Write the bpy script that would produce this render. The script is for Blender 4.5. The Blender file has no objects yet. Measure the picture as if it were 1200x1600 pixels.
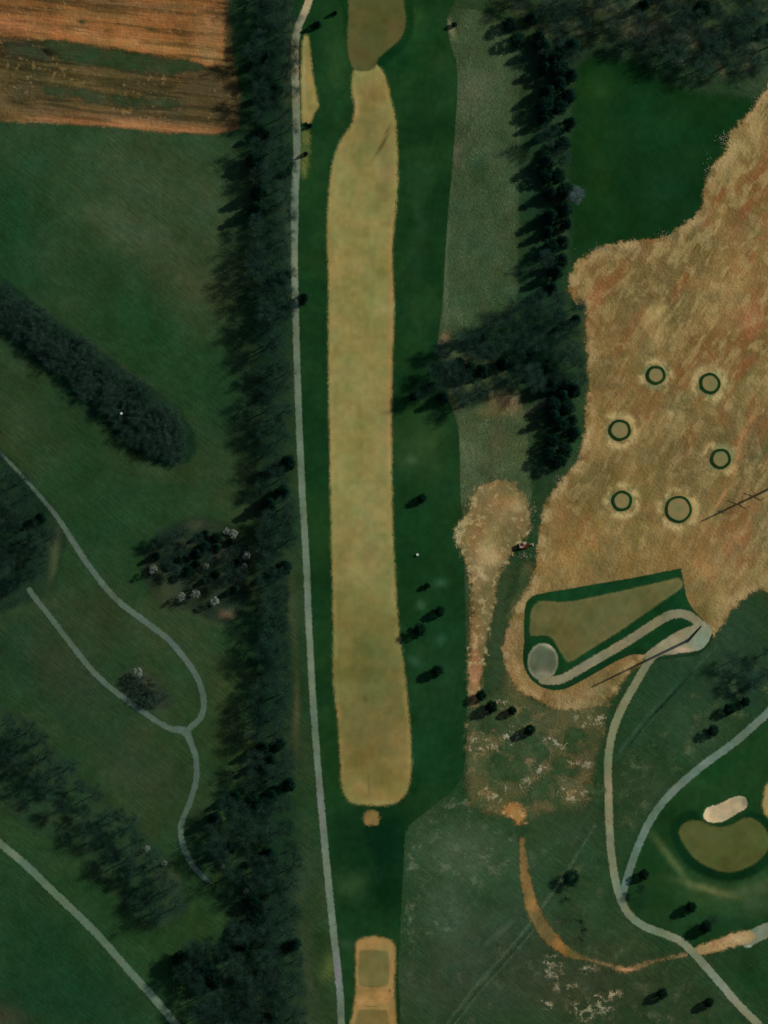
import bpy, math, random
import numpy as np
from mathutils import Vector, Matrix

random.seed(7)
RNG = np.random.default_rng(11)
scn = bpy.context.scene
col = scn.collection
PI = math.pi

# ------------------------------------------------------------------ camera
LEAN = Vector((-0.600, -0.800, 0.0)) * 0.25          # the aircraft/satellite stands off to the lower left
DIST = 6000.0
cdir = (Vector((0, 0, 1)) + LEAN).normalized()
CAM = cdir * DIST
FWD = -cdir
RIGHT = FWD.cross(Vector((0, 1, 0))).normalized()
UP = RIGHT.cross(FWD).normalized()
SPAN = 400.0                                         # metres of ground covered by the tall side
cam_d = bpy.data.cameras.new('camera')
cam_o = bpy.data.objects.new('camera', cam_d)
col.objects.link(cam_o)
cam_o.matrix_world = Matrix(((RIGHT.x, UP.x, -FWD.x, CAM.x), (RIGHT.y, UP.y, -FWD.y, CAM.y),
                             (RIGHT.z, UP.z, -FWD.z, CAM.z), (0, 0, 0, 1)))
cam_d.sensor_fit = 'VERTICAL'
cam_d.sensor_height = 36.0
cam_d.lens = 36.0 * DIST / SPAN
cam_d.clip_start = 100.0
cam_d.clip_end = 30000.0
scn.camera = cam_o


def W(px, py, z=0.0):
    """map coordinate (survey grid of the aerial, quarter metre) -> ground point"""
    d = FWD + RIGHT * ((px - 600) / 1600 * SPAN / DIST) + UP * ((800 - py) / 1600 * SPAN / DIST)
    t = (z - CAM.z) / d.z
    p = CAM + d * t
    return (p.x, p.y)


def WP(pts):
    return np.array([W(*p) for p in pts])


PX = 0.25


# ------------------------------------------------------------------ colour
KR, KG, KB = 1.44, 1.46, 1.32


def lin1(c):
    c = c / 255.0
    return c / 12.92 if c <= 0.04045 else ((c + 0.055) / 1.055) ** 2.4


def A(rgb):
    """colour seen in full sun (0-255) -> base colour"""
    return np.array([lin1(rgb[0]) * KR, lin1(rgb[1]) * KG, lin1(rgb[2]) * KB])


# ------------------------------------------------------------------ numpy noise
def _hash(ix, iy, seed):
    h = (ix.astype(np.int64) * 374761393 + iy.astype(np.int64) * 668265263 + seed * 1442695041) & 0xFFFFFFFF
    h = ((h ^ (h >> 13)) * 1274126177) & 0xFFFFFFFF
    h = h ^ (h >> 16)
    return (h & 0xFFFF) / 65535.0


def vnoise(x, y, s, seed=0):
    x = x / s; y = y / s
    ix = np.floor(x); iy = np.floor(y)
    fx = x - ix; fy = y - iy
    fx = fx * fx * (3 - 2 * fx); fy = fy * fy * (3 - 2 * fy)
    a = _hash(ix, iy, seed); b = _hash(ix + 1, iy, seed)
    c = _hash(ix, iy + 1, seed); d = _hash(ix + 1, iy + 1, seed)
    return (a * (1 - fx) + b * fx) * (1 - fy) + (c * (1 - fx) + d * fx) * fy


def fbm(x, y, s, seed=0, o=3):
    r = 0; w = 0; a = 1.0
    for k in range(o):
        r = r + a * vnoise(x + 31.7 * k, y - 17.3 * k, s, seed + k * 13)
        w += a; a *= 0.5; s *= 0.5
    return r / w


def sstep(a, b, v):
    t = np.clip((v - a) / (b - a), 0, 1)
    return t * t * (3 - 2 * t)


# ------------------------------------------------------------------ outlines
def smooth(pts, n=5, closed=True):
    P = np.array(pts, float); out = []
    N = len(P)
    rng = range(N) if closed else range(N - 1)
    for i in rng:
        if closed:
            p0, p1, p2, p3 = P[i - 1], P[i], P[(i + 1) % N], P[(i + 2) % N]
        else:
            p0, p1, p2, p3 = P[max(i - 1, 0)], P[i], P[i + 1], P[min(i + 2, N - 1)]
        for k in range(n):
            t = k / n
            out.append(0.5 * ((2 * p1) + (-p0 + p2) * t + (2 * p0 - 5 * p1 + 4 * p2 - p3) * t * t + (-p0 + 3 * p1 - 3 * p2 + p3) * t ** 3))
    if not closed:
        out.append(P[-1])
    return np.array(out)


def seg_dist(x, y, a, b):
    d = b - a
    L = max(float(d @ d), 1e-9)
    t = np.clip(((x - a[0]) * d[0] + (y - a[1]) * d[1]) / L, 0, 1)
    return np.hypot(x - a[0] - t * d[0], y - a[1] - t * d[1]), t


def sdf_poly(P):
    def f(x, y):
        dm = np.full(x.shape, 1e9); ins = np.zeros(x.shape, bool)
        for i in range(len(P)):
            a = P[i - 1]; b = P[i]
            d, _ = seg_dist(x, y, a, b)
            dm = np.minimum(dm, d)
            c = (a[1] > y) != (b[1] > y)
            dy = b[1] - a[1]
            if abs(dy) > 1e-9:
                xi = (b[0] - a[0]) * (y - a[1]) / dy + a[0]
                ins ^= c & (x < xi)
        return np.where(ins, dm, -dm)
    f.box = (P[:, 0].min(), P[:, 0].max(), P[:, 1].min(), P[:, 1].max())
    return f


def sdf_line(P, w):
    w = np.array(w if hasattr(w, '__len__') else [w] * len(P), float)

    def f(x, y):
        best = np.full(x.shape, -1e9)
        for i in range(len(P) - 1):
            d, t = seg_dist(x, y, P[i], P[i + 1])
            best = np.maximum(best, (w[i] * (1 - t) + w[i + 1] * t) / 2 - d)
        return best
    m = w.max()
    f.box = (P[:, 0].min() - m, P[:, 0].max() + m, P[:, 1].min() - m, P[:, 1].max() + m)
    return f


def poly(pts, n=4):
    return sdf_poly(smooth(WP(pts), n)) if n > 1 else sdf_poly(WP(pts))


def line(pts, w, n=5):
    P = smooth(WP(pts), n, closed=False)
    if hasattr(w, '__len__'):
        w = np.interp(np.linspace(0, len(pts) - 1, len(P)), np.arange(len(pts)), w)
    return sdf_line(P, w)


# ------------------------------------------------------------------ terrain
X0, X1, Y0, Y1, ST = -172.0, 172.0, -226.0, 232.0, 0.5
gx = np.arange(X0, X1 + 1e-6, ST); gy = np.arange(Y0, Y1 + 1e-6, ST)

F_green_e = poly([(1060, 1302), (1072, 1285), (1092, 1283), (1115, 1292), (1140, 1290), (1165, 1278), (1185, 1285), (1200, 1305), (1198, 1330),
                  (1175, 1352), (1140, 1364), (1105, 1355), (1078, 1335)])
F_bunker = poly([(1099, 1272), (1105, 1262), (1125, 1256), (1142, 1247), (1160, 1244), (1167, 1252), (1165, 1263), (1150, 1272), (1130, 1284), (1112, 1286), (1101, 1281)])
F_earth = poly([(1230, 130), (1185, 156), (1165, 185), (1145, 200), (1135, 232), (1112, 262), (1098, 300), (1094, 328), (1060, 356), (1035, 370), (960, 380),
                (922, 396), (900, 412), (890, 440), (895, 468), (915, 482), (918, 530), (920, 600), (912, 680), (903, 718), (885, 742), (858, 775), (845, 815), (840, 862),
                (828, 912), (806, 950), (792, 985), (785, 1020), (800, 1062), (832, 1092), (880, 1108), (930, 1106), (960, 1085), (985, 1052), (1010, 1030), (1060, 1005),
                (1112, 996), (1132, 972), (1150, 945), (1185, 922), (1240, 900), (1260, 500)], 4)


RINGS = [(1025, 586, 15.5), (1109.5, 599, 17), (968.5, 672, 17.5), (1126, 717, 16.5), (971.5, 783, 16.5), (1060, 796, 21.5)]
RW = [(W(a, b), r * PX) for a, b, r in RINGS]


def height(x, y):
    h = (fbm(x, y, 70, 3, 2) - 0.5) * 2.4 + (vnoise(x, y, 22, 9) - 0.5) * 0.35
    for f, amt, wd in ((F_green_e, 0.55, 9.0),):
        b = f.box
        m = (x > b[0] - 15) & (x < b[1] + 15) & (y > b[2] - 15) & (y < b[3] + 15)
        if m.any():
            h[m] += amt * sstep(-wd, 1.0, f(x[m], y[m]))
    b = F_bunker.box
    m = (x > b[0] - 4) & (x < b[1] + 4) & (y > b[2] - 4) & (y < b[3] + 4)
    if m.any():
        s = F_bunker(x[m], y[m])
        h[m] += -0.75 * sstep(-0.2, 2.6, s) + 0.25 * np.exp(-(s + 0.8) ** 2 / 0.8)
    b = F_earth.box
    m = (x > b[0]) & (x < b[1]) & (y > b[2]) & (y < b[3])
    if m.any():
        s = F_earth(x[m], y[m])
        k = sstep(-1, 3, s)
        xm, ym = x[m], y[m]
        u = xm * 0.50 + ym * 0.87; v = xm * 0.87 - ym * 0.50
        h[m] += k * ((fbm(xm, ym, 4.0, 21, 3) - 0.5) * 0.32 + (fbm(u / 5, v, 2.2, 33, 2) - 0.5) * 0.22)
    for (c, r) in RW:
        d = np.hypot(x - c[0], y - c[1])
        m = d < r + 3
        if m.any():
            h[m] = h[m] * sstep(r, r + 3, d[m]) + (1 - sstep(r, r + 3, d[m])) * (float(hbase(c[0], c[1])) + 0.25 * sstep(r + 2.0, r - 1.5, -0.0 + d[m]))
    return h


def hbase(cx, cy):
    x = np.array([cx]); y = np.array([cy])
    return ((fbm(x, y, 70, 3, 2) - 0.5) * 2.4 + (vnoise(x, y, 22, 9) - 0.5) * 0.35)[0]


def sstep_rev(a, b, v):
    return 1 - sstep(b, a, v)


# extended coordinates: fine grid inside, coarse skirt out to the horizon
ext = np.array([6, 14, 26, 45, 75, 120, 200, 330, 520, 800, 1200, 1900, 3000.0])
ax = np.concatenate([X0 - ext[::-1], gx, X1 + ext]); ay = np.concatenate([Y0 - ext[::-1], gy, Y1 + ext])
GX, GY = np.meshgrid(ax, ay)
GH = height(GX, GY)
far = np.maximum(np.maximum(np.abs(GX) - 172, np.abs(GY) - 226), 0)
GH *= 1.0 + 0.0 * far
NE = len(ext)


def hz(x, y):
    i = min(max(int((x - X0) / ST), 0), len(gx) - 2); j = min(max(int((y - Y0) / ST), 0), len(gy) - 2)
    fx = min(max((x - gx[i]) / ST, 0), 1); fy = min(max((y - gy[j]) / ST, 0), 1)
    a = GH[NE + j, NE + i]; b = GH[NE + j, NE + i + 1]; c = GH[NE + j + 1, NE + i]; d = GH[NE + j + 1, NE + i + 1]
    return float((a * (1 - fx) + b * fx) * (1 - fy) + (c * (1 - fx) + d * fx) * fy)


# ------------------------------------------------------------------ node helper
def new_mat(name):
    m = bpy.data.materials.new(name); m.use_nodes = True
    nt = m.node_tree; nt.nodes.clear()
    return m, nt


def N(nt, t, **kw):
    n = nt.nodes.new(t)
    for k, v in kw.items():
        if k.startswith('i_'):
            n.inputs[k[2:].replace('_', ' ')].default_value = v
        else:
            setattr(n, k, v)
    return n


def math_node(nt, op, a, b=None, c=None, clamp=False):
    n = nt.nodes.new('ShaderNodeMath'); n.operation = op; n.use_clamp = clamp
    for i, v in enumerate((a, b, c)):
        if v is None: continue
        if isinstance(v, (int, float)): n.inputs[i].default_value = v
        else: nt.links.new(v, n.inputs[i])
    return n.outputs[0]


def noise_node(nt, vec, scale, detail=3, rough=0.55):
    n = nt.nodes.new('ShaderNodeTexNoise'); n.noise_dimensions = '2D' if False else '3D'
    n.inputs['Scale'].default_value = scale; n.inputs['Detail'].default_value = detail; n.inputs['Roughness'].default_value = rough
    nt.links.new(vec, n.inputs['Vector'])
    return n.outputs['Fac']


def land_mat(name, fine=0.35, fscale=0.9, streak=None, speck=None, bump=0.3, bscale=1.2, feather=0.5, ragged=0.5, rscale=0.8,
             holes=None, rough=0.95):
    """soil / turf / gravel: survey colour attribute modulated by procedural grain; edge thins out"""
    m, nt = new_mat(name)
    out = N(nt, 'ShaderNodeOutputMaterial'); bs = N(nt, 'ShaderNodeBsdfPrincipled')
    bs.inputs['Roughness'].default_value = rough
    bs.inputs['Specular IOR Level'].default_value = 0.0
    geo = N(nt, 'ShaderNodeNewGeometry'); pos = geo.outputs['Position']
    at = N(nt, 'ShaderNodeAttribute'); at.attribute_name = 'tint'
    f1 = noise_node(nt, pos, fscale, 4, 0.65)
    f2 = noise_node(nt, pos, fscale * 0.23, 3, 0.5)
    v = math_node(nt, 'MULTIPLY_ADD', f1, 2 * fine, 1 - fine)
    v2 = math_node(nt, 'MULTIPLY_ADD', f2, fine * 1.2, 1 - fine * 0.6)
    v = math_node(nt, 'MULTIPLY', v, v2)
    bsrc = f1
    if streak:
        ang, lo, sh, amp = streak
        mp = N(nt, 'ShaderNodeMapping'); mp.vector_type = 'POINT'
        mp.inputs['Rotation'].default_value = (0, 0, -math.radians(ang))
        nt.links.new(pos, mp.inputs['Vector'])
        mp2 = N(nt, 'ShaderNodeMapping'); mp2.inputs['Scale'].default_value = (1 / lo, 1 / sh, 0.2)
        nt.links.new(mp.outputs[0], mp2.inputs['Vector'])
        s = noise_node(nt, mp2.outputs[0], 1.0, 4, 0.6)
        v = math_node(nt, 'MULTIPLY', v, math_node(nt, 'MULTIPLY_ADD', s, 2 * amp, 1 - amp))
        bsrc = math_node(nt, 'ADD', f1, s)
    mul = N(nt, 'ShaderNodeVectorMath'); mul.operation = 'SCALE'
    nt.links.new(at.outputs['Vector'] if 'Vector' in at.outputs else at.outputs['Color'], mul.inputs[0]); nt.links.new(v, mul.inputs['Scale'])
    colour = mul.outputs[0]
    if speck:
        samp, sscale, thr, rgb = speck
        sp = noise_node(nt, pos, sscale, 2, 0.6)
        big = noise_node(nt, pos, sscale * 0.12, 2, 0.5)
        k = math_node(nt, 'MULTIPLY_ADD', math_node(nt, 'SUBTRACT', math_node(nt, 'ADD', sp, math_node(nt, 'MULTIPLY', big, 0.5)), thr + 0.25), 9.0, 0.0, clamp=True)
        k = math_node(nt, 'MULTIPLY', k, samp)
        mx = N(nt, 'ShaderNodeMix'); mx.data_type = 'RGBA'
        nt.links.new(k, mx.inputs['Factor']); nt.links.new(colour, mx.inputs['A']); mx.inputs['B'].default_value = (*A(rgb), 1)
        colour = mx.outputs['Result']
    nt.links.new(colour, bs.inputs['Base Color'])
    bsn = noise_node(nt, pos, bscale, 4, 0.6)
    hh = math_node(nt, 'ADD', bsn, bsrc)
    bp = N(nt, 'ShaderNodeBump'); bp.inputs['Strength'].default_value = 1.0; bp.inputs['Distance'].default_value = bump
    nt.links.new(hh, bp.inputs['Height']); nt.links.new(bp.outputs[0], bs.inputs['Normal'])
    if feather is None:
        nt.links.new(bs.outputs[0], out.inputs[0])
        return m
    ed = N(nt, 'ShaderNodeAttribute'); ed.attribute_name = 'edge'
    rn = noise_node(nt, pos, rscale, 4, 0.65)
    e = math_node(nt, 'MULTIPLY_ADD', math_node(nt, 'SUBTRACT', rn, 0.5), 2 * ragged, ed.outputs['Fac'])
    gn = noise_node(nt, pos, 7.0, 1, 0.5)                       # single tufts and grains: the edge thins out one by one
    gn2 = noise_node(nt, pos, 2.2, 1, 0.5)
    g0 = math_node(nt, 'SUBTRACT', math_node(nt, 'ADD', gn, math_node(nt, 'MULTIPLY', gn2, 0.6)), 0.80)
    e = math_node(nt, 'MULTIPLY_ADD', g0, 4.2 * feather, e)
    alpha = math_node(nt, 'GREATER_THAN', e, 0.0)
    if holes:
        hs, thr, soft = holes
        hn = noise_node(nt, pos, hs, 5, 0.62)
        hv = math_node(nt, 'MULTIPLY_ADD', g0, soft * 6.0, hn)
        alpha = math_node(nt, 'MULTIPLY', alpha, math_node(nt, 'GREATER_THAN', hv, thr))
    nt.links.new(alpha, bs.inputs['Alpha'])
    nt.links.new(bs.outputs[0], out.inputs[0])
    return m


# ------------------------------------------------------------------ mesh helper
def mesh_np(name, V, F, mat=None, smooth_=False):
    """V (n,3) array, F list/array of equal-length faces or list of lists"""
    me = bpy.data.meshes.new(name)
    V = np.asarray(V, np.float32)
    if isinstance(F, np.ndarray):
        k = F.shape[1]; nf = F.shape[0]
        me.vertices.add(len(V)); me.vertices.foreach_set('co', V.ravel())
        me.loops.add(nf * k); me.loops.foreach_set('vertex_index', F.astype(np.int32).ravel())
        me.polygons.add(nf); me.polygons.foreach_set('loop_start', np.arange(0, nf * k, k, dtype=np.int32))
        me.update(calc_edges=True)
    else:
        me.from_pydata(V.tolist(), [], F)
    if smooth_:
        me.polygons.foreach_set('use_smooth', np.ones(len(me.polygons), bool))
    if mat: me.materials.append(mat)
    me.update()
    return me


def link(name, me, parent=None):
    o = bpy.data.objects.new(name, me); col.objects.link(o)
    if parent: o.parent = parent
    return o


def empty(name, loc, label=None, cat=None, group=None, rz=0, sc=1):
    o = bpy.data.objects.new(name, None); col.objects.link(o)
    o.location = loc; o.rotation_euler = (0, 0, rz); o.scale = (sc, sc, sc)
    o.empty_display_size = 0.5
    if label: o['label'] = label
    if cat: o['category'] = cat
    if group: o['group'] = group
    return o


def tint_of(x, y, base, second=None, mix=(20, 0.5, 0.2), blobs=()):
    """colour of the surface from place to place: base, a patchy second tone, and named worn / dry / lush / tree-shade spots"""
    c = np.empty(x.shape + (3,)); c[:] = A(base)
    if second is not None:
        s, thr, soft = mix
        k = sstep(thr - soft, thr + soft, fbm(x, y, s, int(s * 7) + 5, 4))[..., None]
        c = c * (1 - k) + A(second) * k
    wx = x + (fbm(x, y, 14, 71, 3) - 0.5) * 9; wy = y + (fbm(x, y, 14, 72, 3) - 0.5) * 9
    for b in blobs:
        px, py, rx, ry, ang, rgb, st = b[:7]
        warp = b[7] if len(b) > 7 else 1.0
        cx, cy = W(px, py); rx *= PX; ry *= PX
        a = math.radians(-ang)
        dx = x + (wx - x) * warp - cx; dy = y + (wy - y) * warp - cy
        u = (dx * math.cos(a) + dy * math.sin(a)) / rx; v = (-dx * math.sin(a) + dy * math.cos(a)) / ry
        q = u * u + v * v
        k = (st * np.exp(-q * 1.2))[..., None]
        c = c * (1 - k) + A(rgb) * k
    # growth and wear differ from square metre to square metre
    n1 = fbm(x, y, 9, 201, 4) - .5; n2 = fbm(x, y, 5, 202, 3) - .5; n3 = fbm(x, y, 2.4, 203, 2) - .5
    c = c * (1 + 0.42 * n1 + 0.25 * n3)[..., None]
    c[..., 0] *= 1 + 0.34 * n2
    c[..., 2] *= 1 + 0.30 * n1
    return c


def grid_mesh(name, mat, X, Y, Z, cells, tint, edge=None):
    ny, nx = X.shape
    idx = np.arange(ny * nx).reshape(ny, nx)
    q = np.stack([idx[:-1, :-1], idx[:-1, 1:], idx[1:, 1:], idx[1:, :-1]], -1)[cells]
    used = np.unique(q)
    remap = np.zeros(ny * nx, np.int64); remap[used] = np.arange(len(used))
    V = np.stack([X.ravel()[used], Y.ravel()[used], Z.ravel()[used]], -1)
    me = mesh_np(name, V, remap[q].reshape(-1, 4), mat, True)
    ca = me.attributes.new('tint', 'FLOAT_VECTOR', 'POINT')
    ca.data.foreach_set('vector', tint.reshape(-1, 3)[used].astype(np.float32).ravel())
    if edge is not None:
        ea = me.attributes.new('edge', 'FLOAT', 'POINT')
        ea.data.foreach_set('value', edge.ravel()[used].astype(np.float32))
    return me


def struct(name, sdf, base, layer, mat, second=None, mix=(20, 0.5, 0.2), blobs=(), margin=1.0, kind='structure', label=None, cat=None, parent=None, colfn=None):
    b = sdf.box
    i0 = max(int((b[0] - margin - 2 - X0) / ST), 0); i1 = min(int((b[1] + margin + 2 - X0) / ST) + 1, len(gx) - 1)
    j0 = max(int((b[2] - margin - 2 - Y0) / ST), 0); j1 = min(int((b[3] + margin + 2 - Y0) / ST) + 1, len(gy) - 1)
    X, Y = np.meshgrid(gx[i0:i1 + 1], gy[j0:j1 + 1])
    Z = GH[NE + j0:NE + j1 + 1, NE + i0:NE + i1 + 1] + 0.02 * layer
    s = sdf(X, Y)
    keep = s > -margin
    cells = keep[:-1, :-1] | keep[1:, :-1] | keep[:-1, 1:] | keep[1:, 1:]
    t = tint_of(X, Y, base, second, mix, blobs)
    if colfn is not None: t = colfn(X, Y, s, t)
    me = grid_mesh(name, mat, X, Y, Z, cells, t, s)
    o = link(name, me, parent)
    if kind: o['kind'] = kind
    if label: o['label'] = label
    if cat: o['category'] = cat
    return o


# ------------------------------------------------------------------ GROUND
G = (34, 58, 33)
blobs_ground = [
    # left meadows
    (250, 310, 200, 110, 10, (54, 70, 46), .9), (60, 260, 120, 60, 0, (36, 62, 38), .6), (20, 350, 60, 130, 0, (24, 56, 32), .9),
    (210, 370, 90, 26, 25, (60, 72, 50), .7), (300, 440, 90, 40, 25, (56, 66, 42), .85), (120, 430, 90, 50, 30, (40, 62, 40), .6),
    (240, 520, 120, 60, 35, (26, 58, 30), .7), (330, 640, 60, 120, 0, (28, 56, 34), .6), (90, 620, 120, 60, 35, (28, 54, 32), .6),
    (150, 740, 110, 50, 30, (30, 56, 32), .6), (160, 830, 80, 60, 40, (28, 58, 34), .5),
    (165, 960, 60, 28, 40, (46, 56, 38), .7), (250, 1060, 70, 36, 40, (42, 62, 38), .6), (80, 1010, 90, 70, 30, (42, 56, 38), .6),
    (110, 1060, 90, 50, 35, (46, 56, 40), .6), (20, 1010, 30, 70, 0, (22, 50, 32), .6), (330, 1160, 60, 60, 0, (44, 60, 34), .6),
    (220, 1200, 100, 50, 35, (46, 58, 40), .7), (130, 1130, 110, 30, 30, (34, 56, 38), .4), (350, 1080, 30, 60, 0, (56, 68, 40), .6),
    (300, 1430, 70, 40, 0, (42, 64, 32), .7), (215, 1490, 70, 50, 20, (38, 66, 34), .6), (140, 1380, 80, 40, 40, (34, 64, 34), .6),
    (60, 1480, 160, 90, 40, (24, 56, 34), .8), (100, 1570, 120, 60, 0, (20, 52, 34), .7), (10, 1590, 40, 20, 0, (58, 54, 42), .7), (40, 1290, 50, 40, 40, (36, 66, 38), .6),
    # under the central wood: floor colour darkened to deepen the trees' shade
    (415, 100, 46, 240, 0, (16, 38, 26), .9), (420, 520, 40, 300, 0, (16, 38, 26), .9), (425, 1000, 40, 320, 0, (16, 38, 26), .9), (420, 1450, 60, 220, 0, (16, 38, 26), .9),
    # along the path on the wood side
    (458, 960, 7, 70, 0, (60, 66, 44), .6, .6), (462, 1110, 5, 60, 0, (80, 74, 50), .7, .3), (472, 1380, 12, 120, 0, (44, 60, 40), .9), (484, 1540, 12, 90, 0, (56, 66, 48), .8),
    (452, 105, 10, 60, 0, (70, 70, 50), .8), (452, 390, 10, 90, 0, (60, 72, 58), .7),
    (492, 400, 18, 400, 0, (40, 66, 36), .9), (500, 1000, 18, 300, 0, (28, 56, 32), .8), (520, 1300, 20, 120, 0, (36, 62, 34), .6),
    (516, 1512, 14, 24, 10, (80, 92, 50), .7), (446, 1500, 20, 40, 0, (34, 62, 34), .5), (500, 60, 26, 30, 0, (50, 76, 36), .8),
    # right rough
    (760, 1380, 120, 120, 0, (38, 66, 42), .8), (720, 1330, 60, 50, 0, (66, 82, 60), .8), (700, 1440, 50, 60, 0, (64, 78, 58), .7), (700, 1540, 70, 70, 0, (50, 64, 46), .8), (800, 1500, 100, 90, 0, (48, 60, 46), .8),
    (900, 1330, 70, 60, 0, (40, 64, 42), .7), (900, 1430, 80, 50, 0, (44, 64, 42), .7), (920, 1540, 120, 60, 0, (54, 58, 42), .7),
    (1080, 1560, 110, 60, 0, (40, 58, 36), .7), (1180, 1530, 50, 40, 0, (24, 56, 28), .9),
    (1050, 1080, 90, 90, 0, (36, 62, 42), .8), (1150, 1010, 70, 70, 0, (40, 60, 44), .8), (1160, 1070, 60, 40, 0, (30, 48, 36), .8), (1010, 1240, 40, 50, 0, (50, 66, 46), .7),
    (1090, 1140, 60, 40, 0, (50, 68, 46), .6), (1030, 1150, 60, 30, -30, (38, 62, 40), .6),
    (860, 60, 80, 60, 0, (30, 48, 34), .8), (1000, 60, 160, 60, 0, (36, 52, 36), .8), (1150, 90, 80, 60, 0, (46, 60, 46), .7), (1010, 45, 70, 16, 15, (80, 72, 54), .6),
    (1060, 50, 60, 14, 0, (74, 70, 54), .5), (825, 40, 40, 30, 0, (58, 70, 40), .7), (980, 10, 90, 14, 0, (74, 72, 56), .5), (1080, 30, 60, 24, 0, (62, 74, 46), .5),
    (840, 330, 26, 330, 0, (26, 48, 34), .7), (860, 560, 30, 180, 0, (18, 42, 28), .8), (832, 205, 10, 14, 0, (38, 62, 28), .9), (835, 680, 14, 16, 0, (42, 66, 34), .9), (790, 555, 100, 50, -20, (18, 38, 26), .85),  # cross copse floor painted dark too, adding to the shade below its trees
    (845, 632, 60, 4, -25, (84, 84, 66), .8, .2), (870, 170, 20, 60, 0, (34, 54, 40), .6), (860, 158, 26, 3, -20, (60, 78, 56), .6, .2),
    (808, 230, 3, 250, 0, (70, 82, 58), .6, .1), (818, 720, 12, 30, 0, (36, 62, 40), .6),
]
M_ground = land_mat('rough_grass', fine=0.34, fscale=0.5, streak=(-38, 9, 0.9, 0.30), bump=0.18, bscale=1.4, feather=None,
                    speck=(0.3, 1.6, 0.70, (80, 96, 68)))
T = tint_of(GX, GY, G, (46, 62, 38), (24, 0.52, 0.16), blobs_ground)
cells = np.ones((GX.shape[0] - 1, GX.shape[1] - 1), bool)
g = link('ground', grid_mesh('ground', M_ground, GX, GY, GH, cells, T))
g['kind'] = 'structure'

# rough natural grass with a coarse, pale grain
M_rough = land_mat('coarse_fescue', fine=0.42, fscale=0.8, streak=(60, 3.2, 0.9, 0.25), bump=0.25, bscale=1.6, feather=0.7, ragged=0.5, rscale=0.7,
                   speck=(0.4, 1.5, 0.62, (112, 120, 92)))
M_mown = land_mat('mown_turf', fine=0.30, fscale=0.35, streak=(80, 7, 1.8, 0.14), bump=0.05, bscale=2.0, feather=0.5, ragged=0.25, rscale=0.8)
M_mown_soft = land_mat('meadow_turf', fine=0.22, fscale=0.45, streak=(-60, 6, 1.4, 0.12), bump=0.08, bscale=2.0, feather=3.0, ragged=2.0, rscale=0.35)

struct('rough_grass', poly([(698, 30), (720, 14), (765, 22), (798, 60), (806, 140), (806, 300), (806, 480), (770, 510), (700, 540), (684, 548), (690, 480), (694, 400), (700, 310), (710, 200), (714, 110), (702, 70)]),
       (60, 76, 50), 1, M_rough, (53, 70, 45), (9, .5, .2), margin=1.5,
       blobs=[(745, 150, 40, 60, 0, (80, 88, 64), .7), (752, 262, 16, 26, 0, (40, 66, 42), .9), (720, 240, 14, 30, 0, (88, 84, 66), .5), (750, 400, 50, 70, 0, (60, 78, 54), .7),
              (740, 60, 30, 30, 0, (74, 86, 62), .6), (706, 44, 5, 16, -20, (130, 128, 96), .8, .2), (697, 380, 4, 160, 0, (88, 100, 76), .5, .1), (694, 535, 8, 14, 30, (130, 100, 76), .9, .3),
              (750, 470, 50, 30, 0, (52, 72, 48), .6), (735, 210, 5, 40, 10, (50, 62, 44), .5)])
struct('rough_grass', poly([(690, 545), (760, 560), (800, 590), (818, 640), (826, 700), (828, 790), (780, 800), (722, 800), (718, 700), (714, 652), (700, 640), (700, 600)]),
       (66, 78, 52), 1, M_rough, (58, 72, 46), (9, .5, .2), margin=1.5,
       blobs=[(790, 625, 26, 16, 0, (132, 104, 76), .7), (765, 640, 24, 10, 0, (110, 98, 66), .6), (735, 700, 18, 50, 0, (84, 98, 70), .6), (800, 720, 24, 40, 0, (70, 88, 54), .6), (775, 685, 20, 40, 0, (92, 88, 64), .4)])
# dark mown rough that surrounds the long fairway
blobs_mown = [(600, 1340, 60, 90, 0, (5, 33, 17), .95), (585, 1290, 60, 30, 0, (6, 34, 17), .8), (660, 700, 50, 60, 0, (44, 66, 34), .7), (650, 850, 40, 80, 0, (22, 54, 26), .5),
              (640, 70, 60, 60, 0, (30, 66, 32), .6), (620, 95, 26, 30, 0, (14, 52, 26), .8), (665, 1090, 60, 60, 0, (26, 58, 32), .6), (670, 1180, 50, 40, 0, (22, 58, 32), .6),
              (655, 340, 14, 120, 0, (34, 62, 38), .5), (545, 1385, 26, 22, 0, (44, 70, 40), .8), (545, 1470, 20, 10, 0, (52, 74, 56), .5), (525, 120, 20, 80, 0, (44, 72, 36), .6),
              (520, 160, 26, 40, 0, (24, 56, 30), .8), (640, 20, 30, 30, 0, (44, 76, 34), .6), (690, 90, 30, 12, -40, (44, 72, 38), .4),
              (690, 910, 12, 9, 0, (44, 80, 54), .8, .2), (687, 1000, 9, 8, 0, (50, 86, 60), .9, .2), (648, 1030, 12, 10, 0, (44, 74, 52), .8, .2), (657, 945, 8, 9, 0, (50, 84, 52), .8, .2), (642, 720, 12, 8, 0, (56, 82, 52), .7, .2),
              (690, 1020, 40, 60, 0, (26, 60, 36), .6), (560, 1200, 20, 100, 0, (34, 62, 34), .4)]
struct('mown_rough', poly([(478, -30), (700, -30), (698, 30), (703, 66), (714, 110), (711, 200), (703, 300), (695, 400), (690, 480), (682, 545), (690, 600), (706, 640), (716, 680), (720, 780), (726, 900), (728, 1020),
                           (729, 1120), (726, 1190), (712, 1228), (680, 1256), (648, 1282), (634, 1300), (630, 1350), (626, 1430), (622, 1500), (618, 1630), (540, 1630), (533, 1540), (518, 1400), (508, 1290), (500, 1190),
                           (492, 1090), (487, 1000), (482, 900), (476, 780), (471, 680), (469, 600), (466, 400), (468, 200), (466, 90)], 4),
       (19, 49, 24), 2, M_mown, (27, 56, 27), (14, .55, .2), blobs=blobs_mown)
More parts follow.
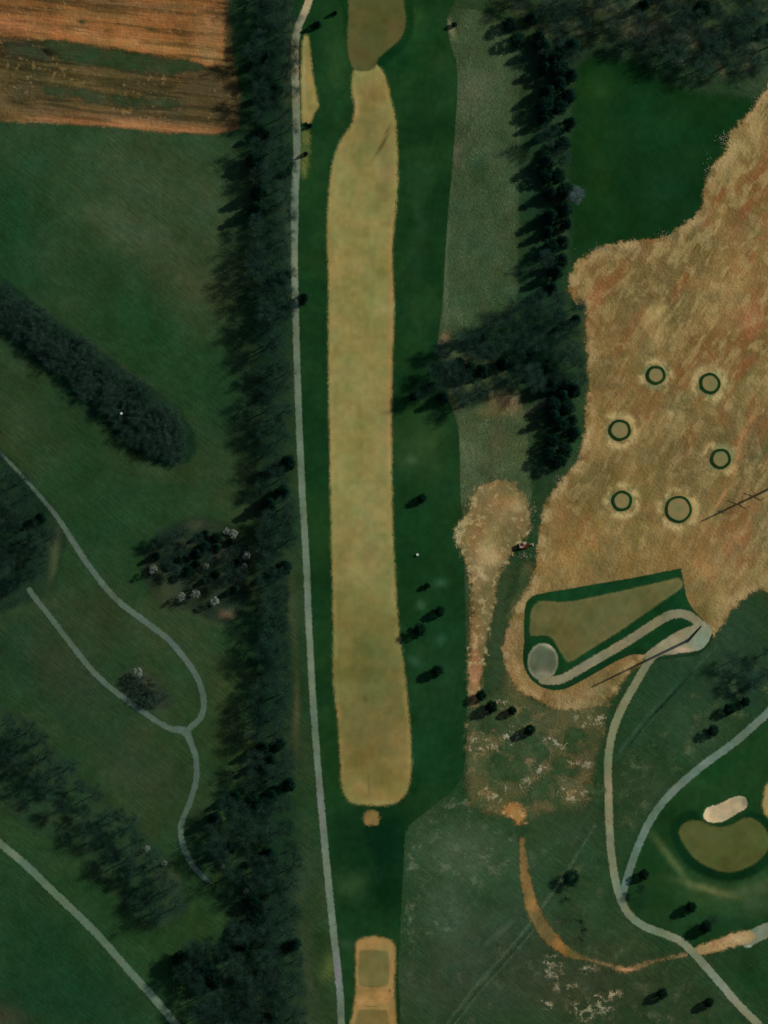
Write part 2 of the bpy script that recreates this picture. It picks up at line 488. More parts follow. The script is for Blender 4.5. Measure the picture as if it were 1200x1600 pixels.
struct('meadow', poly([(900, 110), (940, 90), (1010, 105), (1060, 140), (1130, 150), (1210, 165), (1190, 200), (1160, 260), (1120, 330), (1060, 390), (960, 410), (900, 420), (892, 300), (896, 180)]),
       (14, 44, 19), 1, M_mown_soft, (18, 48, 21), (12, .5, .2), margin=5,
       blobs=[(940, 130, 40, 30, 0, (34, 66, 30), .7), (930, 260, 26, 80, 0, (30, 60, 26), .6), (1040, 300, 60, 60, 0, (18, 50, 28), .6), (1020, 190, 60, 50, 0, (26, 62, 34), .5), (930, 400, 40, 16, 0, (24, 60, 34), .6)])
# turf around the small green, lower right
struct('mown_rough', poly([(1215, 1110), (1160, 1158), (1096, 1204), (1046, 1250), (1018, 1290), (998, 1335), (984, 1380), (984, 1412), (1006, 1438), (1050, 1455), (1090, 1482), (1170, 1450), (1240, 1420), (1240, 1110)]),
       (24, 54, 26), 2, M_mown, (31, 60, 30), (12, .5, .2),
       blobs=[(1130, 1200, 60, 20, -20, (20, 56, 26), .8), (1120, 1400, 60, 30, 10, (46, 74, 40), .6), (1050, 1345, 55, 7, 52, (70, 88, 50), .9, .3), (1110, 1390, 50, 6, 14, (92, 98, 60), .95, .3), (1165, 1392, 40, 8, -12, (76, 88, 54), .8, .4), (1180, 1400, 30, 30, 0, (58, 76, 50), .6),
              (1000, 1410, 20, 26, 0, (22, 46, 28), .7), (1050, 1440, 60, 20, 15, (34, 58, 32), .5), (1130, 1440, 50, 16, 0, (24, 54, 34), .6)])

# dark mown collars
M_collar = land_mat('collar_turf', fine=0.16, fscale=0.6, bump=0.04, feather=1.4, ragged=0.4, rscale=0.5)


def collar_col(X, Y, s, t):
    return t


F_collar = poly([(1048, 1300), (1060, 1276), (1085, 1268), (1096, 1286), (1122, 1292), (1146, 1288), (1168, 1270), (1190, 1275), (1210, 1300), (1210, 1335), (1182, 1364), (1142, 1377), (1100, 1368), (1066, 1344)])
struct('green_collar', F_collar, (11, 40, 20), 3, M_collar, (15, 46, 22), (8, .5, .2), margin=2)

# ------------------------------------------------------------------ FAIRWAY, TEES, GREENS
M_fair = land_mat('dormant_turf', fine=0.13, fscale=0.5, streak=(88, 10, 1.8, 0.09), bump=0.03, bscale=2.0, feather=0.9, ragged=0.9, rscale=0.4)
M_green = land_mat('green_turf', fine=0.07, fscale=0.4, bump=0.01, feather=0.6, ragged=0.25, rscale=0.8)
TAN = (129, 122, 73)


def edge_fringe(X, Y, s, t):
    k = (0.40 * np.exp(-(s - 0.6) ** 2 / 1.2) * sstep(.42, .66, fbm(X, Y, 4.0, 301, 3)))[..., None]
    t = t * (1 - k) + A((142, 112, 68)) * k
    return t * (1 + 0.14 * np.exp(-(s - 0.9) ** 2 / 0.5) * vnoise(X, Y, 3, 302))[..., None]


struct('fairway', poly([(550, 124), (556, 100), (580, 92), (598, 110), (606, 130), (611, 155), (617, 180), (621, 220), (622, 280), (618, 340), (613, 400), (616, 480), (613, 560), (612, 650), (613, 740), (614, 820), (618, 900), (622, 960),
                        (628, 1010), (634, 1060), (640, 1120), (643, 1180), (640, 1225), (630, 1245), (612, 1257), (570, 1258), (546, 1252), (534, 1230), (532, 1190), (527, 1120), (521, 1060), (521, 980), (519, 880),
                        (517, 780), (515, 680), (513, 560), (513, 440), (511, 360), (515, 290), (522, 245), (532, 220), (548, 196), (554, 170), (550, 145)], 4),
       TAN, 3, M_fair, (123, 116, 68), (12, .5, .25),
       blobs=[(575, 200, 30, 50, 0, (116, 106, 64), .8), (600, 270, 12, 60, 0, (110, 92, 58), .5), (585, 150, 26, 22, 0, (120, 98, 60), .7), (530, 400, 16, 160, 0, (146, 132, 84), .6), (560, 320, 30, 60, 0, (128, 120, 74), .6),
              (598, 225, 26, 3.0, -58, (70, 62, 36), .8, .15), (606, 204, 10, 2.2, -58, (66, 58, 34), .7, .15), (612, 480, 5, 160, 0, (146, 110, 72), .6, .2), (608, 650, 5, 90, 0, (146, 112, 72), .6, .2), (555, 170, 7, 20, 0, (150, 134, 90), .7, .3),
              (565, 560, 26, 90, 0, (134, 124, 76), .5), (580, 780, 30, 100, 0, (134, 122, 78), .5), (575, 975, 40, 50, 0, (112, 104, 58), .8), (575, 1040, 90, 100, 0, (90, 92, 50), .95, .4), (585, 1150, 70, 60, 0, (102, 88, 50), .9, .5), (555, 1110, 30, 60, 0, (98, 94, 54), .8),
              (540, 1020, 16, 70, 0, (112, 106, 60), .7), (620, 1080, 14, 50, 0, (104, 92, 54), .8), (590, 1200, 60, 36, 0, (106, 94, 50), .9, .5), (585, 1238, 60, 16, 0, (124, 104, 58), .8, .4), (571, 1090, 5, 6, 0, (72, 74, 40), .7, .2),
              (630, 1170, 8, 30, 0, (120, 98, 56), .6), (562, 640, 5, 12, 0, (112, 108, 60), .6, .3), (576, 1225, 2.4, 26, 0, (96, 84, 46), .6, .2), (590, 870, 20, 30, 0, (126, 112, 72), .6), (540, 880, 14, 40, 0, (134, 112, 72), .5)],
       colfn=lambda X, Y, s, t: edge_fringe(X, Y, s, t))
OLV = (82, 80, 46)
struct('putting_green', poly([(550, -30), (620, -30), (632, 10), (634, 40), (624, 62), (606, 78), (592, 90), (586, 104), (572, 110), (554, 108), (545, 90), (543, 60), (545, 20)]), OLV, 5, M_green, (74, 76, 42), (10, .5, .25), margin=1,
       blobs=[(585, 20, 30, 30, 0, (74, 78, 42), .7), (565, 85, 16, 20, 0, (84, 72, 42), .7), (618, 40, 14, 20, 0, (86, 74, 44), .7)])
struct('putting_green', F_green_e, (76, 82, 44), 4, M_green, (70, 76, 40), (8, .5, .2), blobs=[(1110, 1300, 16, 10, 0, (80, 84, 56), .6), (1190, 1310, 14, 20, 0, (70, 84, 42), .5)])
# tee boxes at the bottom
struct('tee', poly([(556, 1478), (562, 1468), (580, 1463), (600, 1466), (616, 1474), (618, 1500), (616, 1540), (615, 1640), (546, 1640), (554, 1570), (556, 1530)], 3), (146, 118, 72), 3, M_fair, (138, 110, 66), (5, .5, .2),
       blobs=[(609, 1548, 2.4, 2.4, 0, (70, 50, 34), .9, 0), (580, 1472, 20, 5, 0, (168, 124, 78), .6, .3)])
struct('tee_pad', poly([(562, 1492), (568, 1485), (600, 1486), (607, 1494), (607, 1532), (598, 1541), (570, 1541), (561, 1533)], 3), (112, 102, 62), 4, M_green, (100, 94, 56), (5, .5, .2))
struct('tee_pad', poly([(558, 1586), (566, 1578), (598, 1578), (606, 1586), (606, 1640), (558, 1640)], 3), (114, 98, 58), 4, M_green, (104, 92, 54), (5, .5, .2))
struct('tee_pad', poly([(560, 1550), (606, 1549), (607, 1568), (560, 1570)], 3), (160, 124, 76), 4, M_fair, (146, 114, 68), (5, .5, .2))
struct('tee', poly([(568, 1278), (572, 1269), (582, 1266), (591, 1270), (593, 1280), (589, 1288), (580, 1290), (571, 1287)]), (118, 98, 58), 3, M_fair, blobs=[(579, 1280, 6, 6, 0, (138, 98, 58), .7, .2)])
struct('tee', poly([(1194, 1240), (1202, 1222), (1240, 1215), (1240, 1280), (1206, 1280), (1192, 1266)]), (150, 126, 80), 4, M_fair)
# dry bright strip beside the path, top
struct('dry_grass', poly([(474, 60), (482, 58), (486, 90), (489, 120), (496, 155), (498, 165), (490, 180), (480, 200), (472, 190), (470, 150), (470, 100)]), (124, 114, 66), 3, M_fair, (136, 122, 72), (4, .5, .2),
       blobs=[(474, 120, 3, 60, 0, (150, 140, 100), .6, .2)])
struct('dry_grass', poly([(471, 205), (484, 208), (482, 260), (474, 280), (469, 250)]), (88, 92, 48), 3, land_mat('thin_dry_turf', fine=0.3, fscale=0.9, feather=1.2, ragged=1.2, rscale=0.5), (70, 84, 42), (4, .5, .2), margin=2)

struct('green_collar', poly([(536, -30), (632, -30), (644, 10), (645, 44), (634, 70), (612, 88), (600, 100), (590, 96), (610, 76), (626, 60), (560, 40), (540, 60), (538, 20)]), (12, 44, 20), 4, M_collar, (18, 52, 24), (8, .5, .2), margin=2)
# bunker
M_sand = land_mat('bunker_sand', fine=0.16, fscale=0.9, bump=0.06, feather=0.3, ragged=0.6, rscale=1.5)
struct('bunker_sand', F_bunker, (158, 142, 110), 5, M_sand, (170, 152, 120), (3, .5, .3), blobs=[(1115, 1277, 12, 8, 0, (170, 146, 112), .6, .2), (1135, 1262, 12, 4, -25, (170, 130, 108), .5, .2)],
       colfn=lambda X, Y, s, t: t * (1 + 0.05 * np.exp(-(s - 0.5) ** 2 / 0.2))[..., None])

# ------------------------------------------------------------------ BARE EARTH
M_earth = land_mat('graded_earth', fine=0.20, fscale=0.9, streak=(58, 5.0, 0.8, 0.18), speck=(0.25, 0.6, 0.64, (160, 140, 96)), bump=0.22, bscale=0.9, feather=0.9, ragged=3.2, rscale=0.28)
M_earth2 = land_mat('worn_earth', fine=0.30, fscale=0.4, streak=(70, 3, 1.3, 0.18), speck=(0.6, 0.40, 0.56, (164, 146, 104)), bump=0.2, bscale=1.2, feather=1.1, ragged=3.4, rscale=0.4)
M_patchy = land_mat('patchy_earth', fine=0.34, fscale=0.5, speck=(0.6, 0.4, 0.58, (140, 130, 92)), bump=0.2, bscale=0.9, feather=1.6, ragged=3.5, rscale=0.25, holes=(0.16, 0.61, 0.09))
RED = (122, 78, 46); PALE = (158, 138, 92)


def earth_col(X, Y, s, t):
    u = X * 0.50 + Y * 0.87; v = X * 0.87 - Y * 0.50
    v = v + (fbm(X, Y, 20, 97, 2) - .5) * 8
    a = fbm(u / 4.0, v, 4.5, 91, 5)
    b = fbm(u / 2.8 + 50, v, 2.4, 95, 5)
    p = fbm(u / 1.5 + 90, v, 3.0, 98, 5)
    ne = sstep(30, 150, X * 0.6 + Y * 0.5)[..., None]
    k = (sstep(.50, .74, a)[..., None]) * (0.15 + 0.6 * ne)
    t = t * (1 - k) + A(RED) * k
    k = (sstep(.53, .68, b)[..., None]) * (0.10 + 0.45 * ne)
    t = t * (1 - k) + A(PALE) * k
    k = sstep(.60, .70, p)[..., None] * 0.30
    t = t * (1 - k) + A((158, 138, 96)) * k
    k = sstep(.57, .74, fbm(X + 40, Y, 9, 99, 4))[..., None] * 0.5
    t = t * (1 - k) + A((104, 92, 58)) * k
    for (c, r) in RW:                                                # green-grey seepage and pale trodden rim round each target
        d = np.hypot(X - c[0], Y - c[1]); wob = fbm(X, Y, 3.5, 55, 3)
        k = (0.75 * np.exp(-((d - r - 0.8) / 1.3) ** 2) * sstep(.25, .75, wob))[..., None]
        t = t * (1 - k) + A((112, 128, 88)) * k
        k = (0.95 * np.exp(-((d - r - 1.9) / 1.5) ** 2) * sstep(.36, .62, fbm(X, Y, 3.5, 57, 3)))[..., None]
        t = t * (1 - k) + A((168, 146, 100)) * k
    k = (0.7 * np.exp(-((s - 1.5) / 2.6) ** 2) * sstep(.40, .62, fbm(X, Y, 5, 58, 3)))[..., None]     # dusty, trodden rim
    t = t * (1 - k) + A((160, 136, 96)) * k
    # wheel tracks
    for x0, y0, x1, y1, w, rgb, kk in TRACKS:
        a0 = np.array(W(x0, y0)); b0 = np.array(W(x1, y1))
        wx = X + (fbm(X, Y, 18, 61, 2) - 0.5) * 7; wy = Y + (fbm(X, Y, 18, 62, 2) - 0.5) * 7
        d, tt = seg_dist(wx, wy, a0, b0)
        k = (kk * np.exp(-(d / w) ** 2) * sstep(.3, .6, vnoise(X, Y, 3, 5)))[..., None]
        t = t * (1 - k) + A(rgb) * k
    return t


TRACKS = [(1190, 640, 1120, 790, 0.8, (160, 118, 78), .7), (1200, 640, 1135, 800, 1.6, (84, 66, 40), .5), (1110, 400, 1040, 540, 0.5, (98, 74, 44), .5), (1085, 670, 1050, 760, 0.4, (92, 76, 44), .5),
          (1160, 480, 1190, 340, 1.4, (136, 88, 54), .6), (1195, 820, 1130, 930, 1.0, (160, 134, 92), .6), (1180, 790, 1150, 880, 1.2, (132, 84, 52), .6),
          (1190, 200, 1120, 330, 1.6, (150, 128, 82), .6), (1160, 300, 1110, 420, 1.6, (112, 80, 46), .5), (930, 440, 1000, 420, 0.8, (132, 112, 70), .4)]
struct('bare_earth', F_earth, (120, 100, 60), 3, M_earth, (106, 90, 54), (14, .5, .2), margin=3.5, colfn=earth_col,
       blobs=[(960, 420, 60, 30, 0, (116, 92, 56), .7), (925, 460, 16, 26, 30, (142, 92, 58), .7), (900, 410, 14, 14, 0, (136, 104, 66), .6), (960, 560, 40, 60, 0, (116, 98, 58), .6), (930, 680, 20, 40, 0, (140, 112, 66), .8),
              (1060, 640, 80, 40, 20, (106, 94, 56), .8), (1020, 495, 14, 22, -20, (172, 144, 98), .9), (1035, 530, 20, 20, 0, (146, 124, 80), .7), (1000, 540, 10, 30, 0, (150, 128, 84), .6), (1045, 655, 8, 8, 0, (176, 152, 106), .8), (1150, 430, 50, 80, 30, (150, 118, 74), .7),
              (1175, 500, 20, 60, 20, (146, 84, 54), .6), (1110, 540, 20, 50, 20, (132, 84, 52), .5), (1170, 300, 30, 60, 20, (120, 90, 54), .7), (1140, 260, 16, 40, 30, (150, 134, 90), .7), (1180, 200, 20, 20, 0, (130, 106, 66), .7),
              (1180, 660, 14, 60, 20, (134, 96, 60), .8), (1195, 700, 26, 60, 15, (92, 94, 62), .9, .5), (1175, 820, 40, 40, 0, (98, 94, 60), .6), (1150, 900, 60, 40, -40, (120, 106, 70), .6), (960, 750, 80, 24, 10, (106, 90, 52), .6), (910, 840, 60, 30, 0, (138, 104, 60), .7), (870, 800, 20, 40, 0, (142, 112, 72), .7),
              (880, 880, 40, 26, 0, (146, 114, 66), .8), (1000, 870, 80, 24, 0, (126, 104, 60), .7), (1050, 840, 40, 16, 20, (136, 112, 70), .5), (1150, 850, 24, 50, 25, (142, 100, 62), .6), (1120, 900, 30, 30, 0, (134, 108, 68), .7), (1100, 890, 14, 30, 0, (146, 114, 68), .7),
              (1130, 950, 24, 26, -40, (142, 122, 80), .6), (1190, 900, 30, 20, 0, (136, 118, 78), .6), (800, 1010, 12, 40, -5, (142, 112, 78), .8), (812, 950, 8, 26, 20, (104, 96, 60), .7), (830, 1075, 30, 10, 35, (150, 112, 68), .7), (870, 1090, 40, 8, 0, (118, 86, 56), .8), (880, 1100, 30, 16, 0, (96, 82, 50), .7),
              (960, 1055, 40, 14, -28, (104, 84, 50), .9), (985, 1030, 22, 8, -20, (120, 84, 52), .8), (930, 1085, 24, 12, -20, (132, 118, 80), .7), (815, 1050, 8, 40, -20, (160, 128, 84), .5)])
# tan blob and trodden trail to the left
struct('bare_earth', poly([(742, 768), (768, 752), (800, 752), (818, 775), (828, 800), (826, 832), (806, 856), (792, 876), (778, 912), (770, 960), (760, 1020), (752, 1060), (748, 1098), (734, 1098), (732, 1040), (736, 960), (736, 900), (724, 868), (712, 842), (718, 818), (732, 795)], 4),
       (126, 106, 70), 4, M_earth2, (106, 94, 60), (7, .5, .2), margin=3.5,
       blobs=[(765, 850, 20, 26, 20, (164, 140, 96), .9), (780, 790, 26, 22, 0, (142, 112, 72), .7), (740, 830, 14, 30, 0, (134, 98, 62), .6), (742, 1040, 7, 60, 0, (146, 104, 74), .9, .3), (757, 940, 10, 40, 0, (110, 96, 62), .8, .4), (765, 1000, 6, 40, 6, (60, 70, 46), .7, .3),
              (800, 800, 12, 12, 0, (170, 148, 104), .6), (714, 834, 5, 12, 0, (168, 160, 122), .8, .3), (752, 895, 12, 4, 50, (170, 160, 120), .7, .3)])
# patchy reverting ground south of it
struct('scrubby_earth', poly([(732, 1098), (770, 1085), (800, 1030), (790, 960), (808, 900), (830, 880), (840, 960), (800, 1050), (850, 1100), (950, 1080), (946, 1130), (925, 1210), (918, 1262), (850, 1268), (815, 1290), (800, 1275), (738, 1262), (730, 1180)], 3),
       (54, 70, 44), 1.5, land_mat('scrub_grass', fine=0.36, fscale=0.9, bump=0.3, feather=2, ragged=2, rscale=.3, speck=(0.4, 1.0, .62, (110, 104, 72))), (78, 78, 50), (9, .5, .2), margin=4,
       blobs=[(790, 940, 14, 50, 10, (22, 58, 32), .9), (785, 1030, 10, 30, 0, (28, 56, 36), .6), (920, 1200, 26, 60, 0, (88, 76, 48), .6), (770, 1200, 30, 50, 0, (70, 82, 52), .5)])
struct('bare_earth', poly([(736, 1112), (800, 1098), (870, 1108), (950, 1096), (944, 1140), (925, 1210), (915, 1258), (850, 1262), (810, 1276), (738, 1256), (730, 1180)], 3),
       (118, 106, 72), 4.5, M_patchy, (92, 88, 56), (8, .5, .2), margin=4,
       blobs=[(752, 1160, 20, 18, 0, (150, 122, 84), .8), (760, 1240, 30, 14, 0, (146, 118, 80), .7), (890, 1235, 30, 10, 0, (150, 124, 78), .6), (800, 1260, 16, 14, 0, (156, 112, 62), .7)])
struct('bare_earth', poly([(795, 1255), (812, 1258), (822, 1275), (812, 1290), (800, 1280), (786, 1268)], 3), (146, 106, 62), 5, M_earth2, margin=3)
# eroded sandy runs
M_run = land_mat('eroded_sand', fine=0.3, fscale=0.7, streak=(60, 3, 1, .2), bump=0.15, feather=0.7, ragged=1.6, rscale=0.4)
struct('sandy_run', line([(816, 1312), (818, 1350), (826, 1400), (838, 1432), (860, 1465), (888, 1488), (915, 1498)], [1.6, 3.2, 4.6, 5.4, 5.4, 3.6, 1.2]), (112, 90, 52), 4, M_run, (88, 78, 48), (5, .5, .2), margin=1.5,
       blobs=[(818, 1345, 12, 36, 0, (98, 78, 46), .8), (830, 1410, 10, 20, 20, (150, 120, 66), .6), (880, 1475, 20, 12, 40, (158, 116, 62), .6)])
struct('sandy_run', line([(915, 1498), (940, 1504), (965, 1512), (985, 1514), (1030, 1500), (1070, 1492)], [1.0, 0.8, 2.0, 2.2, .4, 1.6]), (112, 96, 66), 3.5, land_mat('thin_sand', fine=0.3, fscale=1.0, bump=0.15, feather=0.8, ragged=1.6, rscale=0.5), margin=1.5,
       blobs=[(978, 1516, 12, 5, 0, (190, 142, 104), .9, .2)])
M_regrow = land_mat('regrowth', fine=0.35, fscale=0.9, bump=0.15, feather=1.5, ragged=3.2, rscale=0.25, holes=(0.25, 0.47, 0.05))
GRASSY = [(830, 1170, 34), (790, 1200, 30), (900, 1160, 26), (850, 1235, 30), (880, 1200, 22), (770, 1130, 22), (930, 1230, 16)]
for k, (px, py, r) in enumerate(GRASSY):
    pts = [(px + r * math.cos(a) * RNG.uniform(.6, 1.4), py + r * .8 * math.sin(a) * RNG.uniform(.5, 1.5)) for a in np.linspace(0, 2 * PI, 9)[:-1]]
    struct('grass_regrowth', poly(pts, 3), (44, 68, 40), 5 + .1 * k, M_regrow, (56, 72, 44), (4, .5, .2), margin=4)
M_scrape = land_mat('sand_scrape', fine=0.3, fscale=1.2, bump=0.2, feather=1.4, ragged=2.8, rscale=0.4, holes=(0.3, 0.57, 0.06))
for k, (px, py, r) in enumerate([(868, 1520, 18), (884, 1545, 16), (916, 1575, 22), (940, 1568, 20), (962, 1552, 10), (865, 1500, 12), (920, 1518, 12), (856, 1570, 10),
                             (870, 1160, 20), (800, 1150, 16), (918, 1125, 20), (752, 1165, 20), (770, 1243, 24), (892, 1238, 24), (838, 1200, 18), (815, 1222, 14), (908, 1192, 14), (780, 1100, 12)]):
    pts = [(px + r * math.cos(a) * RNG.uniform(.6, 1.4), py + r * .6 * math.sin(a) * RNG.uniform(.5, 1.5)) for a in np.linspace(0, 2 * PI, 8)[:-1]]
    struct('bare_sand', poly(pts, 3), (140, 132, 104), 6 + .5 * k, M_scrape, margin=3, blobs=[(px, py, 8, 8, 0, (176, 166, 140), .6)])

# ------------------------------------------------------------------ PLOUGHED FIELD (top left)
M_plough = land_mat('ploughed_soil', fine=0.24, fscale=0.6, streak=(-5, 14, 0.9, 0.42), speck=(0.35, 0.5, 0.60, (150, 122, 78)), bump=0.28, bscale=0.9, feather=0.9, ragged=1.5, rscale=0.4)
M_strip = land_mat('green_strip', fine=0.35, fscale=0.7, streak=(-5, 10, 0.8, 0.3), bump=0.2, feather=1.4, ragged=3.6, rscale=0.2)


def plough_col(X, Y, s, t):
    u = X * math.cos(0.09) - Y * math.sin(0.09); v = X * math.sin(0.09) + Y * math.cos(0.09)
    a = fbm(u / 14, v, 1.5, 41, 4); b = fbm(u / 7 + 9, v, 2.6, 44, 4)
    k = sstep(.48, .66, a)[..., None] * 0.8
    t = t * (1 - k) + t * np.array([.42, .5, .5]) * k
    k = sstep(.58, .75, b)[..., None] * 0.55
    return t * (1 - k) + (t * 1.25 + A((20, 16, 8))) * k


struct('ploughed_field', poly([(-30, -30), (355, -30), (362, 60), (366, 100), (376, 150), (374, 200), (330, 211), (250, 206), (150, 196), (60, 192), (-30, 190)], 1), (84, 70, 42), 1, M_plough, (70, 62, 40), (14, .5, .2),
       margin=2, colfn=plough_col,
       blobs=[(170, 182, 200, 10, 4, (112, 84, 56), .7, .2), (200, 196, 230, 8, 3, (150, 100, 62), .9, .2), (20, 175, 40, 14, 20, (124, 98, 60), .8), (60, 190, 60, 4, 0, (140, 100, 66), .7, .2), (110, 125, 60, 14, 0, (96, 84, 50), .6), (60, 80, 60, 14, 5, (66, 62, 46), .7),
              (330, 170, 30, 50, 0, (82, 68, 44), .5), (260, 122, 60, 10, 5, (76, 58, 42), .6)])
struct('ploughed_field', poly([(-30, -30), (350, -30), (352, 40), (350, 100), (336, 106), (280, 96), (180, 78), (80, 64), (-30, 56)], 1), (140, 94, 54), 2, M_plough, (116, 78, 44), (10, .5, .2), margin=2, colfn=plough_col,
       blobs=[(40, 40, 70, 20, 0, (154, 104, 68), .8), (230, 72, 130, 9, 8, (156, 112, 68), .8, .3), (320, 88, 20, 14, 20, (156, 124, 82), .6), (180, 5, 180, 7, 2, (92, 72, 46), .8, .3), (128, 33, 8, 5, 10, (42, 50, 30), 1, .2), (236, 45, 9, 4, 10, (60, 72, 36), .9, .2),
              (76, 12, 5, 14, 0, (84, 58, 38), .7, .2), (320, 50, 22, 26, 0, (128, 104, 70), .6), (150, 15, 100, 8, 0, (112, 88, 52), .6)])
struct('green_strip', poly([(70, 64), (130, 70), (200, 82), (300, 96), (310, 110), (230, 114), (180, 106), (120, 98), (90, 88)], 3), (40, 60, 36), 3, M_strip, (52, 60, 38), (5, .5, .2), margin=2)
struct('green_strip', poly([(70, 138), (110, 136), (160, 145), (220, 152), (275, 158), (272, 166), (210, 166), (150, 160), (90, 150)], 3), (46, 60, 38), 3, M_strip, (60, 62, 40), (5, .5, .2), margin=2)
struct('green_strip', poly([(10, 70), (60, 74), (90, 84), (70, 90), (20, 84)], 3), (50, 62, 42), 3, M_strip, (56, 60, 42), (5, .5, .2), margin=2)

# mulched ground beneath the tree clump and bare margins of the plantations
M_mulch = land_mat('leaf_litter', fine=0.34, fscale=0.9, bump=0.2, feather=1.6, ragged=2.0, rscale=0.3)
struct('leaf_litter', poly([(238, 850), (262, 825), (300, 812), (345, 815), (375, 835), (392, 870), (392, 920), (372, 965), (340, 972), (300, 955), (262, 948), (232, 925), (222, 885)]), (38, 50, 36), 1, M_mulch, (28, 44, 32), (7, .5, .2), margin=4,
       blobs=[(303, 825, 14, 9, 0, (64, 68, 50), .6), (356, 962, 14, 9, 30, (90, 76, 56), .8, .8), (263, 920, 20, 18, 0, (66, 72, 50), .6), (350, 865, 20, 16, 0, (68, 70, 56), .7), (300, 955, 20, 6, 0, (72, 72, 56), .6)])
struct('leaf_litter', poly([(205, 1042), (230, 1048), (258, 1075), (268, 1100), (240, 1108), (205, 1100), (188, 1080), (190, 1055)]), (50, 60, 44), 1, M_mulch, (40, 52, 38), (7, .5, .2), margin=4,
       blobs=[(225, 1070, 14, 8, 20, (66, 62, 50), .6)])
struct('leaf_litter', poly([(-30, 430), (10, 440), (60, 480), (130, 530), (200, 580), (260, 625), (296, 665), (306, 700), (290, 722), (255, 728), (200, 700), (120, 630), (60, 570), (-30, 500)]), (28, 50, 34), 1,
       M_mulch, (22, 44, 30), (7, .5, .2), margin=4, blobs=[(175, 555, 120, 5, 37, (84, 74, 54), .8, .3)])
struct('leaf_litter', poly([(-30, 690), (10, 715), (60, 770), (100, 830), (96, 870), (76, 925), (40, 940), (-30, 940)]), (32, 50, 34), 1, M_mulch, (24, 42, 28), (7, .5, .2), margin=4,
       blobs=[(85, 870, 8, 50, 10, (74, 80, 54), .7, .3)])
struct('leaf_litter', poly([(-30, 1110), (40, 1125), (110, 1200), (190, 1270), (260, 1340), (295, 1400), (280, 1440), (230, 1450), (180, 1400), (100, 1320), (-30, 1240)]), (34, 56, 36), 1, M_mulch, (40, 58, 38), (7, .5, .2), margin=4,
       blobs=[(165, 1240, 100, 5, 42, (62, 78, 54), .7, .3), (270, 1370, 20, 20, 30, (60, 66, 50), .7)])

# bleached fescue thinly spread through the rough
M_fesc = land_mat('bleached_fescue', fine=0.4, fscale=1.1, streak=(60, 2.5, 0.8, 0.3), bump=0.2, bscale=1.6, feather=2.2, ragged=4.0, rscale=0.12, holes=(0.16, 0.60, 0.075))
for pts, c, ly in (([(636, 1310), (650, 1285), (690, 1262), (730, 1245), (790, 1290), (800, 1340), (740, 1400), (690, 1470), (640, 1500), (630, 1400)], (80, 94, 70), 1),
                   ([(640, 1500), (720, 1460), (840, 1400), (900, 1450), (860, 1520), (760, 1600), (630, 1620)], (62, 74, 54), 1.2), ([(985, 1180), (1030, 1150), (1100, 1160), (1040, 1215), (1000, 1270), (980, 1300), (970, 1240)], (76, 90, 62), 1),
                   ([(830, 1290), (930, 1280), (945, 1350), (950, 1440), (1060, 1510), (940, 1500), (880, 1440), (840, 1380)], (60, 78, 52), 1.2), ([(1060, 1120), (1110, 1060), (1170, 1040), (1200, 1080), (1130, 1150), (1080, 1180)], (62, 78, 52), 1.2),
                   ([(860, 1520), (930, 1490), (1060, 1520), (1100, 1600), (900, 1620)], (68, 74, 52), 1), ([(940, -20), (1220, -20), (1220, 130), (1100, 130), (990, 80), (900, 60), (800, 40), (780, -20)], (74, 80, 58), 1)):
    struct('fescue_patch', poly(pts, 3), c, ly, M_fesc, margin=4)

# faint vehicle tracks worn into the rough
M_track = land_mat('worn_grass', fine=0.3, fscale=1.2, bump=0.1, feather=1.0, ragged=1.2, rscale=0.4)
for pts, w, c in (([(690, 1610), (740, 1545), (780, 1500), (830, 1440), (880, 1370), (930, 1290)], 1.0, (66, 82, 62)), ([(702, 1610), (752, 1548), (792, 1503), (842, 1443)], 0.9, (62, 80, 60)),
                  ([(760, 1475), (800, 1440)], 3.0, (56, 70, 52)), ([(965, 1180), (1010, 1120), (1060, 1070), (1120, 1010)], 0.8, (52, 76, 56)), ([(985, 1165), (1030, 1110), (1080, 1050)], 0.8, (50, 74, 54)),
                  ([(850, 1350), (900, 1300), (940, 1240)], 0.9, (50, 72, 50))):
    struct('worn_track', line(pts, w), c, 2, M_track, margin=1.2)

# ------------------------------------------------------------------ PATHS
M_path = land_mat('gravel_path', fine=0.22, fscale=0.6, bump=0.05, bscale=4.0, feather=0.35, ragged=0.6, rscale=0.7)
PG = (98, 112, 94)
p_main = [(490, -20), (478, 14), (466, 42), (461, 72), (461, 120), (463, 180), (464, 240), (461, 300), (460, 400), (461, 470), (463, 540), (465, 600), (468, 680), (473, 780), (479, 880), (483, 980), (488, 1070), (494, 1160), (501, 1250), (509, 1340), (518, 1430), (527, 1510), (532, 1560), (534, 1620)]
struct('cart_path', line(p_main, [2.9] * 3 + [3.0] * 5 + [2.6] * 11 + [2.8] * 5), PG, 4, M_path, (88, 104, 90), (12, .5, .2), margin=0.8,
       blobs=[(465, 90, 14, 110, 0, (128, 122, 98), .9, .2), (480, 10, 14, 30, 0, (158, 144, 112), .9, .2), (462, 230, 10, 60, 0, (104, 110, 92), .7, .2), (461, 420, 10, 30, 0, (126, 134, 108), .7, .2), (464, 510, 10, 30, 0, (112, 112, 92), .6, .2),
              (485, 1050, 10, 50, 0, (118, 124, 100), .6, .2), (500, 1260, 10, 60, 0, (102, 106, 98), .7, .2), (530, 1520, 10, 30, 0, (112, 110, 110), .8, .2)])
